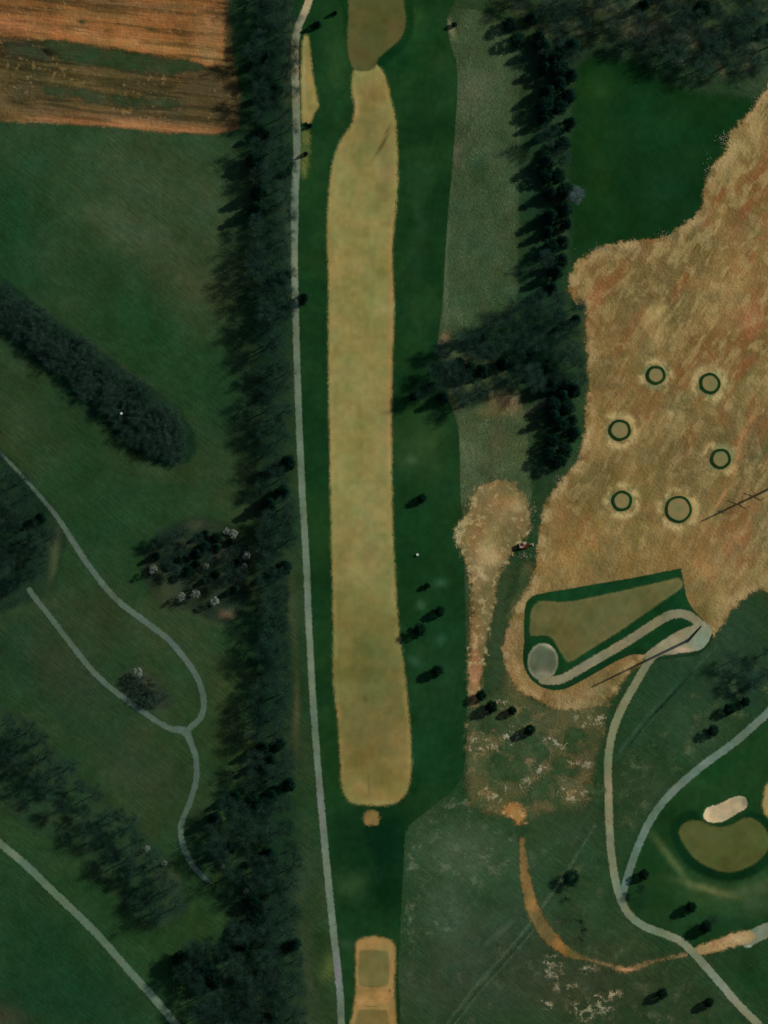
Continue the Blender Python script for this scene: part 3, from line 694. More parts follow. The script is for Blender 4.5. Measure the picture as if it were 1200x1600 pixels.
struct('cart_path', line([(-20, 690), (0, 708), (40, 750), (85, 803), (110, 840), (140, 886), (180, 935), (228, 972), (262, 998), (290, 1030), (310, 1062), (319, 1095), (314, 1120), (300, 1134), (292, 1142)],
                         [1.2, 1.3, 1.4, 1.8, 2.2] + [2.35] * 10), (78, 94, 80), 4, M_path, (74, 88, 80), (12, .5, .2), margin=.8)
struct('cart_path', line([(46, 922), (56, 936), (80, 966), (112, 1008), (150, 1054), (190, 1088), (235, 1120), (265, 1138), (288, 1142), (299, 1162), (307, 1190), (306, 1220), (296, 1255), (284, 1285), (283, 1312), (296, 1345), (312, 1366), (330, 1380)],
                         [2.2] * 8 + [3.6] + [2.3] * 7 + [2.0, 1.0]), (76, 92, 78), 5, M_path, (70, 88, 78), (12, .5, .2), margin=.8, blobs=[(340, 1390, 14, 14, 0, (76, 94, 94), .7)])
struct('cart_path', line([(-30, 1292), (0, 1318), (40, 1352), (90, 1400), (150, 1458), (205, 1520), (250, 1570), (290, 1620)], 3.0), (92, 108, 88), 4, M_path, (80, 100, 82), (12, .5, .2), margin=.8)
struct('cart_path', line([(1022, 1022), (1008, 1042), (992, 1070), (972, 1105), (957, 1145), (950, 1190), (951, 1250), (954, 1320), (961, 1372), (970, 1405), (984, 1430), (1008, 1448), (1040, 1460), (1065, 1472), (1088, 1494), (1120, 1530), (1155, 1570), (1200, 1615)], 3.1),
       (120, 122, 94), 5, M_path, (108, 114, 90), (12, .5, .2), margin=.8, blobs=[(1010, 1450, 40, 14, 10, (96, 114, 96), .8, .2), (1120, 1530, 60, 50, 40, (108, 118, 102), .8, .2), (968, 1400, 12, 30, 0, (98, 114, 96), .8, .2), (952, 1245, 8, 30, 0, (140, 122, 96), .6, .2)])
struct('cart_path', line([(1215, 1098), (1196, 1117), (1150, 1158), (1096, 1198), (1046, 1242), (1016, 1282), (994, 1330), (980, 1372), (971, 1402)], 3.0), (96, 112, 98), 4, M_path, (86, 106, 94), (12, .5, .2), margin=.8)
struct('sandy_track', line([(1084, 1489), (1098, 1484), (1125, 1476), (1150, 1468), (1170, 1464)], [2.4, 4.0, 4.6, 5.6, 4.6]), (158, 132, 92), 4, M_run, (146, 116, 80), (4, .5, .2), margin=1.5, blobs=[(1150, 1468, 16, 8, 0, (182, 154, 112), .7, .2)])
struct('cart_path', line([(1168, 1470), (1180, 1462), (1200, 1453), (1240, 1436)], 5.6), (106, 116, 98), 3, M_path, (118, 122, 104), (6, .5, .2), margin=.8, blobs=[(1170, 1480, 5, 3, 0, (170, 180, 160), .8, .1)])

# ------------------------------------------------------------------ PRACTICE COMPLEX
M_lush = land_mat('lush_turf', fine=0.14, fscale=0.6, bump=0.05, feather=0.28, ragged=0.12, rscale=1.0)
struct('lush_turf', poly([(820, 1010), (819, 985), (820, 952), (826, 937), (840, 929), (880, 922), (930, 913), (1000, 901), (1060, 889), (1064, 892), (1069, 915), (1074, 937), (1086, 956), (1112, 984), (1100, 1002), (1070, 1004), (1040, 1010), (1012, 1022), (1000, 1020), (974, 1022),
                         (930, 1046), (900, 1064), (872, 1074), (850, 1068), (832, 1050), (822, 1030)], 2), (16, 50, 26), 5, M_lush, (20, 56, 28), (8, .5, .2), margin=.8)
struct('lush_turf', line([(824, 1000), (822, 1030), (830, 1054), (850, 1070), (878, 1073), (912, 1057), (952, 1034), (985, 1019), (1004, 1019)], 2.2), (16, 46, 24), 5.3, M_lush, (20, 50, 26), (8, .5, .2), margin=.8)
struct('putting_green', poly([(830, 955), (837, 943), (850, 939), (883, 941), (933, 932), (1000, 917), (1050, 905), (1062, 904), (1067, 912), (1062, 921), (1033, 941), (967, 987), (917, 1018), (892, 1034), (884, 1032), (875, 1018), (864, 1000), (852, 993), (836, 994), (828, 990), (828, 972)], 3),
       (92, 90, 56), 6, M_green, (84, 84, 50), (8, .5, .25), margin=.8, blobs=[(940, 950, 60, 18, -18, (84, 86, 50), .7), (870, 970, 30, 20, 0, (98, 92, 54), .6), (1040, 918, 30, 10, -20, (108, 100, 62), .6, .3), (885, 1010, 20, 20, 0, (98, 90, 52), .6)],
       colfn=lambda X, Y, s, t: t * (1 + 0.18 * np.exp(-(s - 0.3) ** 2 / 0.3))[..., None])
ell = [(848 + 24 * math.cos(a) * 1.0 - 3 * math.sin(a), 1034 + 29 * math.sin(a) + 3 * math.cos(a)) for a in np.linspace(0, 2 * PI, 17)[:-1]]
struct('gravel_pad', poly(ell, 3), (80, 86, 66), 6, M_path, (100, 98, 78), (5, .5, .2), margin=.8, blobs=[(845, 1030, 12, 14, 0, (78, 88, 68), .9, .3), (850, 1054, 14, 6, 0, (140, 134, 114), .7, .2), (858, 1012, 12, 4, 20, (130, 134, 110), .7, .2)],
       colfn=lambda X, Y, s, t: t * (1 + 0.7 * np.exp(-(s - 0.5) ** 2 / 0.2))[..., None])
struct('gravel_path', line([(848, 1062), (858, 1063), (878, 1061), (907, 1045), (945, 1023), (987, 998), (1025, 973), (1045, 962), (1062, 959), (1078, 963), (1092, 974), (1100, 985)], 3.5), (124, 118, 92), 7, M_path, (112, 110, 88), (6, .5, .2), margin=.8)
struct('gravel_pad', poly([(1007, 1028), (1012, 1018), (1040, 998), (1066, 983), (1084, 977), (1094, 968), (1110, 980), (1112, 992), (1104, 1008), (1090, 1017), (1062, 1021), (1030, 1026), (1016, 1038), (1010, 1036)], 3), (132, 126, 100), 8, M_path, (122, 118, 94), (6, .5, .2), margin=.8,
       blobs=[(1096, 998, 18, 22, 30, (122, 136, 122), 1.0, .2), (1068, 1016, 16, 5, 0, (176, 150, 126), .8, .2), (1040, 1004, 20, 8, -30, (150, 138, 110), .5, .2)])
# low timber edging / dark verge below the pad
struct('lush_turf', line([(1030, 1029), (1062, 1025), (1091, 1020), (1106, 1008), (1113, 992)], 0.8), (26, 50, 32), 9, M_lush, margin=.8)

# target greens: turf ring + dormant middle
M_ring = land_mat('ring_turf', fine=0.14, fscale=1.0, bump=0.05, feather=0.16, ragged=0.12, rscale=1.2)
where = ['upper left small target green ringed with dark turf on bare earth', 'upper right target green ringed with dark turf and pale soil rim',
         'target green ringed with dark turf beside the dark evergreens, pale patch on its right', 'target green ringed with dark turf near the long tower shadow, right of the others',
         'lower left target green ringed with dark turf, next to the largest one', 'largest target green, ringed with thin dark turf at the tip of the tower shadow']


def disc(name, parent, cx, cy, r_in, r_out, lift, mat, rgb, rgb2, seed):
    nr, na = 10, 72
    rnd = random.Random(seed)
    ph = [rnd.uniform(0, 6.28) for _ in range(3)]
    V = []; T2 = []; E = []
    for i in range(nr + 1):
        for j in range(na):
            a = 2 * PI * j / na
            wob = 1 + 0.02 * math.sin(2 * a + ph[0]) + 0.015 * math.sin(5 * a + ph[1])
            r = (r_in + (r_out - r_in) * i / nr) * wob
            x = cx + r * math.cos(a); y = cy + r * math.sin(a)
            V.append((x, y, hz(x, y) + lift))
            k = vnoise(np.array([x]), np.array([y]), 2.5, seed)[0]
            T2.append(A(rgb) * (1 - k) + A(rgb2) * k); E.append(min(r_out * wob - r, (r - r_in * wob) if r_in > 0 else 9))
    F = [(i * na + j, i * na + (j + 1) % na, (i + 1) * na + (j + 1) % na, (i + 1) * na + j) for i in range(nr) for j in range(na)]
    F = [tuple(reversed(f)) for f in F]
    if r_in == 0:
        pass
    me = mesh_np(name, np.array(V), np.array(F), mat, True)
    a1 = me.attributes.new('tint', 'FLOAT_VECTOR', 'POINT'); a1.data.foreach_set('vector', np.array(T2, np.float32).ravel())
    a2 = me.attributes.new('edge', 'FLOAT', 'POINT'); a2.data.foreach_set('value', (np.array(E, np.float32) * 1.0 + 0.02))
    return link(name, me, parent)


for k, ((px, py, r), lab) in enumerate(zip(RINGS, where)):
    c = W(px, py); R = r * PX
    t = empty('target_green', (0, 0, 0), lab, 'target green', 'ringed target greens on the bare earth')
    t.location = (c[0], c[1], hz(c[0], c[1]))
    w = 1.12 if k < 5 else 1.0
    bpy.context.view_layer.update()
    for nm, ri, ro, lf, mt, c1, c2 in (('putting_surface', 0.01, R - w + 0.1, 0.22, M_green, (106, 106, 70), (128, 108, 72)), ('turf_ring', R - w, R, 0.27, M_ring, (16, 44, 20), (26, 54, 26))):
        o = disc(nm, t, c[0], c[1], ri, ro, lf, mt, c1, c2, 100 + k)
        o.matrix_parent_inverse = Matrix.Translation((-c[0], -c[1], -hz(c[0], c[1])))


# ------------------------------------------------------------------ TREES
def plant_mat(name, c1, c2, rough=0.85, transl=0.0, nscale=0.8):
    m, nt = new_mat(name)
    out = N(nt, 'ShaderNodeOutputMaterial'); bs = N(nt, 'ShaderNodeBsdfPrincipled')
    bs.inputs['Roughness'].default_value = rough; bs.inputs['Specular IOR Level'].default_value = 0.0
    tc = N(nt, 'ShaderNodeTexCoord'); oi = N(nt, 'ShaderNodeObjectInfo')
    f = noise_node(nt, tc.outputs['Object'], nscale, 4, 0.6)
    k = math_node(nt, 'ADD', math_node(nt, 'MULTIPLY_ADD', f, 1.6, -0.5), math_node(nt, 'MULTIPLY_ADD', oi.outputs['Random'], 0.5, -0.1), clamp=True)
    mx = N(nt, 'ShaderNodeMix'); mx.data_type = 'RGBA'
    mx.inputs['A'].default_value = (*c1, 1); mx.inputs['B'].default_value = (*c2, 1)
    nt.links.new(k, mx.inputs['Factor']); nt.links.new(mx.outputs['Result'], bs.inputs['Base Color'])
    nt.links.new(bs.outputs[0], out.inputs[0])
    return m


M_bark = plant_mat('bark', (0.016, 0.034, 0.022), (0.040, 0.064, 0.042))
M_twig = plant_mat('grey_twigs', (0.010, 0.036, 0.022), (0.052, 0.112, 0.074))
M_twig2 = plant_mat('scrub_twigs', (0.020, 0.050, 0.034), (0.070, 0.128, 0.088))
M_ever = plant_mat('evergreen_needles', (0.003, 0.018, 0.011), (0.010, 0.038, 0.021))
M_cedar = plant_mat('cedar_foliage', (0.003, 0.018, 0.009), (0.009, 0.036, 0.015))
M_pale = plant_mat('pale_crown', (0.10, 0.14, 0.10), (0.40, 0.44, 0.34), nscale=1.4)  # pale mottled tone over the whole crown
M_blue = plant_mat('blue_twigs', (0.10, 0.16, 0.16), (0.17, 0.24, 0.24))


class MB:
    def __init__(s): s.v = []; s.f = []

    def tube(s, pts, rad, n=5, cap=True):
        base = len(s.v)
        pts = [Vector(p) for p in pts]
        for i, p in enumerate(pts):
            d = (pts[min(i + 1, len(pts) - 1)] - pts[max(i - 1, 0)]).normalized()
            a = d.cross(Vector((0.3, 0.9, 0.2))).normalized(); b = d.cross(a)
            for k in range(n):
                t = 2 * PI * k / n
                q = p + (a * math.cos(t) + b * math.sin(t)) * rad[i]
                s.v.append(tuple(q))
        for i in range(len(pts) - 1):
            for k in range(n):
                s.f.append((base + i * n + k, base + i * n + (k + 1) % n, base + (i + 1) * n + (k + 1) % n, base + (i + 1) * n + k))
        if cap:
            s.f.append(tuple(base + (len(pts) - 1) * n + k for k in range(n)))
            s.f.append(tuple(base + k for k in reversed(range(n))))

    def box(s, c, size, rz=0.0, taper=1.0, ry=0.0, bev=0.0):
        sx, sy, sz = size[0] / 2, size[1] / 2, size[2] / 2
        base = len(s.v)
        R = Matrix.Rotation(rz, 3, 'Z') @ Matrix.Rotation(ry, 3, 'Y')
        if bev <= 0:
            for z, t in ((-sz, 1), (sz, taper)):
                for x, y in ((-sx, -sy), (sx, -sy), (sx, sy), (-sx, sy)):
                    s.v.append(tuple(Vector(c) + R @ Vector((x * t, y * t, z))))
            n = 4; lv = 2
        else:
            prof = [(-sz, bev), (-sz + bev, 0), (sz - bev, 0), (sz, bev)]
            for z, i in prof:
                t = taper if z > 0 else 1
                a, b = sx * t - i, sy * t - i; e = bev
                for x, y in ((-a + e, -b), (a - e, -b), (a, -b + e), (a, b - e), (a - e, b), (-a + e, b), (-a, b - e), (-a, -b + e)):
                    s.v.append(tuple(Vector(c) + R @ Vector((x, y, z))))
            n = 8; lv = 4
        for l in range(lv - 1):
            for k in range(n):
                s.f.append((base + l * n + k, base + l * n + (k + 1) % n, base + (l + 1) * n + (k + 1) % n, base + (l + 1) * n + k))
        s.f.append(tuple(base + k for k in reversed(range(n))))
        s.f.append(tuple(base + (lv - 1) * n + k for k in range(n)))

    def mesh(s, name, mat):
        return mesh_np(name, s.v, s.f, mat)

    def build(s, name, mat, parent=None):
        return link(name, s.mesh(name, mat), parent)


def rdir(r):
    while True:
        v = Vector((r.uniform(-1, 1), r.uniform(-1, 1), r.uniform(-1, 1)))
        if 0.05 < v.length < 1: return v.normalized()


def bare_tree_mesh(seed, H, R, ntw, mat, tw=0.024, tl=(0.5, 1.4), limbs=8, base_frac=0.28):
    """leafless broadleaf: trunk with limbs and branches; the crown is the haze of fine twigs"""
    r = random.Random(seed); b = MB()
    lean = Vector((r.uniform(-.3, .3), r.uniform(-.3, .3), 0))
    axis = [Vector((0, 0, -0.3)), Vector((0, 0, H * .2)) + lean * .3, Vector((0, 0, H * .45)) + lean, Vector((0, 0, H * .7)) + lean * 1.5, Vector((0, 0, H * .93)) + lean * 1.8]
    b.tube(axis, [.03 * H, .022 * H, .015 * H, .008 * H, .003 * H], 6)
    tips = []
    for i in range(limbs):
        t = r.uniform(base_frac, 0.8); z0 = H * t
        a = 2 * PI * (i / limbs) * 1.0 + r.uniform(-.4, .4)
        st = Vector((0, 0, z0)) + lean * (t * 2)
        rr = R * r.uniform(.6, 1.0) * math.sqrt(max(0.1, 1 - max(0, (t - .35) / .65) ** 2 * .6))
        up = H * r.uniform(.12, .32) * (1 - t * .4)
        en = st + Vector((math.cos(a) * rr, math.sin(a) * rr, up))
        mid = st.lerp(en, .5) + Vector((r.uniform(-.3, .3), r.uniform(-.3, .3), up * .12))
        b.tube([st, mid, en], [.009 * H, .006 * H, .002 * H], 4)
        for k in range(5):
            f = r.uniform(.35, 1.0)
            p = st.lerp(mid, f * 2) if f < .5 else mid.lerp(en, f * 2 - 1)
            d = ((en - st).normalized() + rdir(r) * .9).normalized(); L = R * r.uniform(.25, .5)
            q = p + d * L + Vector((0, 0, L * .3))
            b.tube([p, p.lerp(q, .5) + rdir(r) * .1, q], [.004 * H, .003 * H, .0015 * H], 3)
            tips.append((p, q)); tips.append((q, q + d * .2))
    tips.append((axis[3], axis[4])); tips.append((axis[3], axis[4]))
    V = []; F = []
    clump = [.35 + .65 * r.random() for _ in tips]
    tot = sum(clump)
    for (p, q), cw in zip(tips, clump):
        n = int(ntw * cw / tot)
        for _ in range(n):
            s0 = p.lerp(q, r.random()) + rdir(r) * r.random() ** .5 * (R * .36)
            d = ((q - p).normalized() * .6 + rdir(r) + Vector((0, 0, .25))).normalized()
            L = r.uniform(*tl); e = s0 + d * L
            w = d.cross(rdir(r)).normalized() * tw * r.uniform(.6, 1.5)
            k = len(V); V += [tuple(s0 - w), tuple(s0 + w), tuple(e)]; F.append((k, k + 1, k + 2))
    return b.mesh('trunk', M_bark), mesh_np('crown', np.array(V), np.array(F), mat)


def dense_tree_mesh(seed, H, R, nl, mat, leaf=0.28, shape='cone', base=0.04, nclump=46):
    """dense crown: leaf sprays gathered in clumps that stand out from the stem"""
    r = random.Random(seed); b = MB()
    b.tube([(0, 0, -0.3), (0.03, 0, H * .4), (0, .04, H * .9)], [.028 * H, .018 * H, .004 * H], 6)

    def rad(t):
        if shape == 'cone': return R * (1 - t) ** .75 * (0.75 + .25 * min(1, t / .12)) if t < 1 else 0
        if shape == 'oval': return R * math.sin(PI * min(1, max(0.02, .12 + t * .86))) ** .6
        return R * math.sqrt(max(0, 1 - (2 * t - 1) ** 2)) ** 1
    cl = []
    for i in range(nclump):
        t = r.random() ** 1.15 * .98; a = r.uniform(0, 2 * PI); q = rad(t) * r.uniform(.55, 1.02)
        z = H * (base + (1 - base) * t)
        cl.append((Vector((math.cos(a) * q, math.sin(a) * q, z)), r.uniform(.5, 1.0) * R * .42))
        if i % 2 == 0:
            b.tube([(0, 0, max(0.1, z - .15 * R)), tuple(cl[-1][0])], [.006 * H, .002 * H], 3)
    V = []; F = []
    for i in range(nl):
        c, cr = cl[i % nclump]
        d = rdir(r); p = c + d * cr * r.random() ** .45
        p.z = max(p.z, H * base * .6 + .05)
        n = (d + Vector((0, 0, .5)) + rdir(r) * .7).normalized()
        u = n.cross(rdir(r)).normalized(); v = n.cross(u); s = leaf * r.uniform(.5, 1.3)
        k = len(V)
        V += [tuple(p - u * s), tuple(p - v * s * .45), tuple(p + u * s), tuple(p + v * s * .45)]; F.append((k, k + 1, k + 2, k + 3))
    return b.mesh('trunk', M_bark), mesh_np('crown', np.array(V), np.array(F), mat)


PROTO = {
    'bare': [bare_tree_mesh(100 + i, H, R, 3400, M_twig, limbs=11) for i, (H, R) in enumerate([(11, 3.9), (12.5, 4.1), (10, 3.5), (11.5, 3.6), (9.5, 3.4)])],
    'scrub': [bare_tree_mesh(200 + i, H, R, 2300, M_twig2, tw=.022, tl=(.4, 1.1), limbs=10, base_frac=.08) for i, (H, R) in enumerate([(4.2, 2.5), (3.8, 2.7), (4.8, 2.4)])],
    'ever': [dense_tree_mesh(300 + i, H, R, 4200, M_ever, .26, s, .06, 70) for i, (H, R, s) in enumerate([(9.5, 3.2, 'cone'), (8.5, 3.4, 'oval'), (10.5, 3.0, 'cone')])],
    'cedar': [dense_tree_mesh(400 + i, H, R, 4200, M_cedar, .2, s, .05, 90) for i, (H, R, s) in enumerate([(6.0, 2.2, 'oval'), (5.6, 2.0, 'oval')])],
    'pale': [dense_tree_mesh(500 + i, H, R, 1500, M_pale, .16, 'oval', .12, 36) for i, (H, R) in enumerate([(7.0, 1.9), (6.4, 1.7)])],
    'shrub': [dense_tree_mesh(600, 2.2, 1.3, 2600, M_ever, .09, 'round', .02, 60)],
    'blue': [bare_tree_mesh(700, 8.5, 4.0, 4500, M_blue)],
}
HGT = {'bare': 10, 'scrub': 4, 'ever': 9, 'cedar': 5, 'pale': 6.6, 'shrub': 2, 'blue': 8}
NAME = {'bare': 'bare_tree', 'scrub': 'scrub_tree', 'ever': 'evergreen_tree', 'cedar': 'cedar_tree', 'pale': 'pale_tree', 'shrub': 'shrub', 'blue': 'bare_tree'}
CAT = {'bare': 'tree', 'scrub': 'tree', 'ever': 'tree', 'cedar': 'tree', 'pale': 'tree', 'shrub': 'shrub', 'blue': 'tree'}
COUNT = {}


def plant(kind, x, y, sc, label, group=None, var=None, rz=None):
    i = random.randrange(len(PROTO[kind])) if var is None else var
    tr, cr = PROTO[kind][i]
    t = empty(NAME[kind], (x, y, hz(x, y)), label, CAT[kind], group, random.uniform(0, 6.28) if rz is None else rz, sc)
    link('trunk', tr, t); link('crown', cr, t)
    COUNT[kind] = COUNT.get(kind, 0) + 1
    return t


def crown_at(kind, px, py, sc):
    """foot of a tree whose crown centre is seen at (px,py)"""
    return W(px, py, HGT[kind] * sc * (0.6 if kind in ('bare', 'blue', 'pale') else 0.5))


def fill(kind, pts, spacing, sc, label, group, seed, mixk=None, by=None, edge_in=0.0, jitter=True):
    """trees of one stand; label may be a function of position"""
    r = random.Random(seed); P = np.array([crown_at(kind, a, b, sum(sc) / 2) for a, b in pts]); f = sdf_poly(P)
    x0, x1, y0, y1 = f.box; got = []
    tries = int((x1 - x0) * (y1 - y0) / spacing ** 2 * 30)
    cand = np.array([[r.uniform(x0, x1), r.uniform(y0, y1)] for _ in range(tries)])
    ok = f(cand[:, 0], cand[:, 1]) > edge_in
    for c in cand[ok]:
        if all((c[0] - g0[0]) ** 2 + (c[1] - g0[1]) ** 2 > spacing ** 2 for g0 in got):
            got.append(c)
    for c in got:
        kd = kind
        if mixk and r.random() < mixk[1]: kd = mixk[0]
        lab, grp = label(kd, c) if callable(label) else (label, group)
        plant(kd, float(c[0]), float(c[1]), r.uniform(*sc), lab, grp)
    return got


def pxy(c):
    """inverse of W for labels"""
    v = Vector((c[0], c[1], 0)) - CAM
    d = v.dot(FWD)
    return 600 + v.dot(RIGHT) / d * DIST / SPAN * 1600, 800 - v.dot(UP) / d * DIST / SPAN * 1600


def lab_main(kd, c):
    py = pxy(c)[1]
    seg = [(215, 'beside the ploughed field'), (470, 'level with the top of the tan fairway'), (800, 'level with the middle of the tan fairway'), (1000, 'beside the clump of white-topped trees'),
           (1230, 'level with the looping path'), (1420, 'near the end of the looping path'), (9999, 'at the foot of the central wood')]
    s = next(t for l, t in seg if py < l)
    k = 'dark evergreen' if kd == 'ever' else 'grey leafless tree'
    return '%s in the long central wood, %s' % (k, s), '%ss of the central wood %s' % (k, s)


WOOD_A = [(398, -15), (455, -15), (455, 100), (452, 260), (452, 430), (448, 600), (454, 700), (456, 800), (444, 900), (442, 1000), (446, 1100), (452, 1200), (456, 1300), (460, 1400), (466, 1500), (472, 1615),
          (330, 1615), (300, 1560), (275, 1510), (290, 1480), (350, 1475), (395, 1440), (395, 1400), (355, 1360), (330, 1320), (335, 1270), (375, 1230), (398, 1180), (402, 1100), (405, 1000), (408, 900), (408, 800), (410, 700), (410, 600), (412, 500), (395, 430), (390, 350), (395, 250), (405, 180), (392, 60)]
fill('bare', WOOD_A, 5.15, (.82, 1.12), lab_main, None, 5, ('ever', .16))
fill('bare', [(-20, 700), (5, 722), (50, 775), (86, 832), (84, 870), (62, 905), (20, 915), (-20, 920)], 5.0, (.7, .95), 'grey leafless tree in the dark copse at the left edge where the upper path ends', 'leafless trees of the left edge copse', 6, ('ever', .12))
WD = [(-20, 1130), (20, 1125), (60, 1150), (110, 1200), (160, 1245), (210, 1295), (252, 1345), (280, 1395), (276, 1425), (245, 1430), (215, 1400), (185, 1350), (130, 1290), (80, 1245), (20, 1200), (-20, 1195)]
fill('bare', WD, 5.4, (.72, 1.0), 'grey leafless tree in the diagonal belt above the lower left path', 'leafless trees of the lower left belt', 7)
WB = [(-20, 448), (5, 448), (50, 480), (120, 530), (190, 582), (248, 628), (284, 668), (292, 700), (272, 718), (240, 710), (190, 672), (130, 612), (70, 562), (20, 520), (-20, 500)]
fill('scrub', WB, 3.0, (.8, 1.15), 'low grey scrub tree in the tongue-shaped thicket at upper left', 'scrub trees of the tongue-shaped thicket', 8)
fill('bare', [(945, -15), (1215, -15), (1215, 95), (1170, 105), (1110, 120), (1060, 96), (1010, 72), (960, 50), (930, 20)], 6.0, (.8, 1.1), 'grey leafless tree in the wood along the top right edge', 'leafless trees of the top right wood', 9, ('ever', .10))
fill('ever', [(790, -15), (935, -15), (925, 20), (900, 60), (870, 85), (830, 85), (800, 60), (785, 20)], 6.2, (.7, .95), 'dark evergreen at the top of the right-hand tree row', 'evergreens at the top of the right-hand row', 10, ('bare', .6))
WJ = [(842, 70), (895, 70), (895, 150), (888, 250), (886, 350), (880, 460), (858, 460), (856, 350), (850, 250), (850, 150)]
fill('ever', WJ, 5.0, (.85, 1.15), 'dark evergreen in the row between the coarse grass strip and the green meadow', 'evergreens beside the green meadow', 12, ('bare', .12))
fill('bare', [(830, 460), (905, 470), (914, 560), (905, 605), (850, 605), (820, 598), (790, 612), (730, 628), (675, 618), (672, 585), (690, 545), (725, 515), (780, 492)], 4.9, (.78, 1.0), 'grey leafless tree in the copse crossing the coarse grass strip', 'leafless trees of the cross copse', 13, ('ever', .22))
fill('ever', [(858, 600), (900, 590), (902, 640), (898, 700), (880, 722), (850, 722), (862, 680), (866, 640)], 4.4, (.8, 1.05), 'dark evergreen between the coarse grass strip and the bare earth', 'evergreens beside the bare earth', 14)
fill('bare', [(238, 850), (270, 828), (330, 826), (375, 850), (385, 890), (378, 930), (345, 915), (300, 900), (255, 890)], 4.0, (.5, .7), 'grey leafless tree among the white-topped trees', 'leafless trees of the white-topped clump', 15, ('ever', .3))
fill('bare', [(1140, 1025), (1200, 1015), (1215, 1060), (1180, 1070), (1150, 1062)], 5.5, (.6, .8), 'sparse grey tree in the small stand at the right edge below the bare earth', 'sparse trees at the right edge', 16)
fill('scrub', [(205, 1062), (230, 1060), (256, 1082), (258, 1098), (232, 1100), (208, 1085)], 3.0, (.6, .85), 'low grey shrub on the small island inside the looping path', 'low shrubs on the path island', 17)

# trees with pale crowns
PALE_AT = [(240, 889, 1.05, 'leftmost white-topped tree of the clump'), (283, 932, .85, 'white-topped tree at the lower edge of the clump, left of its close neighbour'), (306, 928, .9, 'white-topped tree at the lower edge of the clump, right of its close neighbour'),
           (336, 938, 1.0, 'white-topped tree beside the reddish bare patch'), (322, 885, .8, 'white-topped tree in the middle of the clump'), (364, 834, 1.1, 'white-topped tree at the top of the clump'), (354, 830, .8, 'smaller white-topped tree touching the topmost one'),
           (386, 868, 1.0, 'white-topped tree at the right of the clump, against the wood'), (382, 884, .75, 'small yellowish-topped tree below the right one'), (216, 1050, .95, 'single white-topped tree on the island inside the looping path'),
           (230, 1326, .6, 'small white tree on the upper edge of the diagonal belt'), (257, 1349, .7, 'slightly larger white tree at the edge of the diagonal belt'), (348, 1353, .55, 'white tree beside the end of the looping path'), (385, 1392, .7, 'white tree in the wood below the end of the looping path')]
for px, py, sc, lab in PALE_AT:
    plant('pale', *crown_at('pale', px, py, sc), sc, lab, 'white-topped trees')
# small cedars with long shadows
CEDARS = [(688, 955, .95, 'small dark cedar in the mown rough, upper of the pair by the fairway edge'), (656, 984, 1.05, 'small dark cedar beside the fairway edge, lower of the pair'), (684, 1048, 1.05, 'single dark cedar in the mown rough below the pair'),
          (660, 778, .85, 'single small cedar right of the middle of the fairway'), (752, 1086, .85, 'small cedar at the foot of the sandy trail'), (768, 1104, 1.1, 'second cedar below the sandy trail'), (801, 1110, .8, 'small cedar right of the pair on the patchy ground'), (828, 1140, 1.0, 'lowest cedar on the patchy ground'),
          (1165, 1096, .85, 'upper cedar right of the forking paths'), (1140, 1108, .95, 'middle cedar above the right-hand path'), (1114, 1142, .95, 'lower cedar above the right-hand path'), (1006, 1366, .85, 'cedar in the fork of the two paths'), (1080, 1417, 1.0, 'cedar below the putting green beside the bunker'), (1103, 1448, 1.1, 'cedar above the sandy track'),
          (1035, 1552, .9, 'left cedar of the two near the bottom right'), (1108, 1566, .9, 'right cedar of the two near the bottom right'), (710, 38, .5, 'small bush at the top of the coarse grass strip'), (668, 915, .55, 'tiny cedar above the pair in the mown rough')]
for px, py, sc, lab in CEDARS:
    plant('cedar', *crown_at('cedar', px, py, sc), sc, lab, 'small cedars dotted over the course')
# single bigger trees
for kd, px, py, sc, lab in [('ever', 497, 38, .55, 'dark round tree beside the bend at the top of the path'), ('ever', 524, 20, .35, 'small dark tree right of the round one by the green'), ('ever', 446, 430, .95, 'dark evergreen overhanging the path from the wood'),
                            ('ever', 474, 466, .78, 'dark round tree on the fairway side of the path'), ('ever', 485, 196, .3, 'small dark bush beside the path under the dry strip'), ('ever', 450, 268, .6, 'dark evergreen leaning over the path at the pinch'),
                            ('ever', 478, 240, .35, 'dark bush beside the path below the dry strip'), ('shrub', 892, 1372, 2.5, 'lone dark round bush in the rough left of the forking paths'), ('bare', 658, 612, .85, 'dark spreading tree at the tip of the cross copse'), ('ever', 646, 620, .5, 'dark evergreen nearest the fairway at the tip of the cross copse'),
                            ('ever', 676, 602, .6, 'dark evergreen just inside the tip of the cross copse'), ('bare', 1000, 1390, .5, 'thin grey tree below the fork of the paths'), ('bare', 1112, 1440, .5, 'thin grey tree above the sandy track')]:
    plant(kd, *crown_at(kd, px, py, sc), sc, lab)
plant('blue', *crown_at('blue', 899, 305, .8), .8, 'lone blue-grey leafless tree at the meadow side of the evergreen row')

# ------------------------------------------------------------------ POLES
def metal(name, rgb, rough=.5, met=.0):
    m, nt = new_mat(name)
    out = N(nt, 'ShaderNodeOutputMaterial'); bs = N(nt, 'ShaderNodeBsdfPrincipled')
    tc = N(nt, 'ShaderNodeTexCoord'); f = noise_node(nt, tc.outputs['Object'], 3.0, 4, .6)
    mx = N(nt, 'ShaderNodeMix'); mx.data_type = 'RGBA'; nt.links.new(f, mx.inputs['Factor'])
    mx.inputs['A'].default_value = (rgb[0] * .7, rgb[1] * .7, rgb[2] * .7, 1); mx.inputs['B'].default_value = (*rgb, 1)
    nt.links.new(mx.outputs['Result'], bs.inputs['Base Color'])
    bs.inputs['Roughness'].default_value = rough; bs.inputs['Metallic'].default_value = met
    nt.links.new(bs.outputs[0], out.inputs[0])
    return m


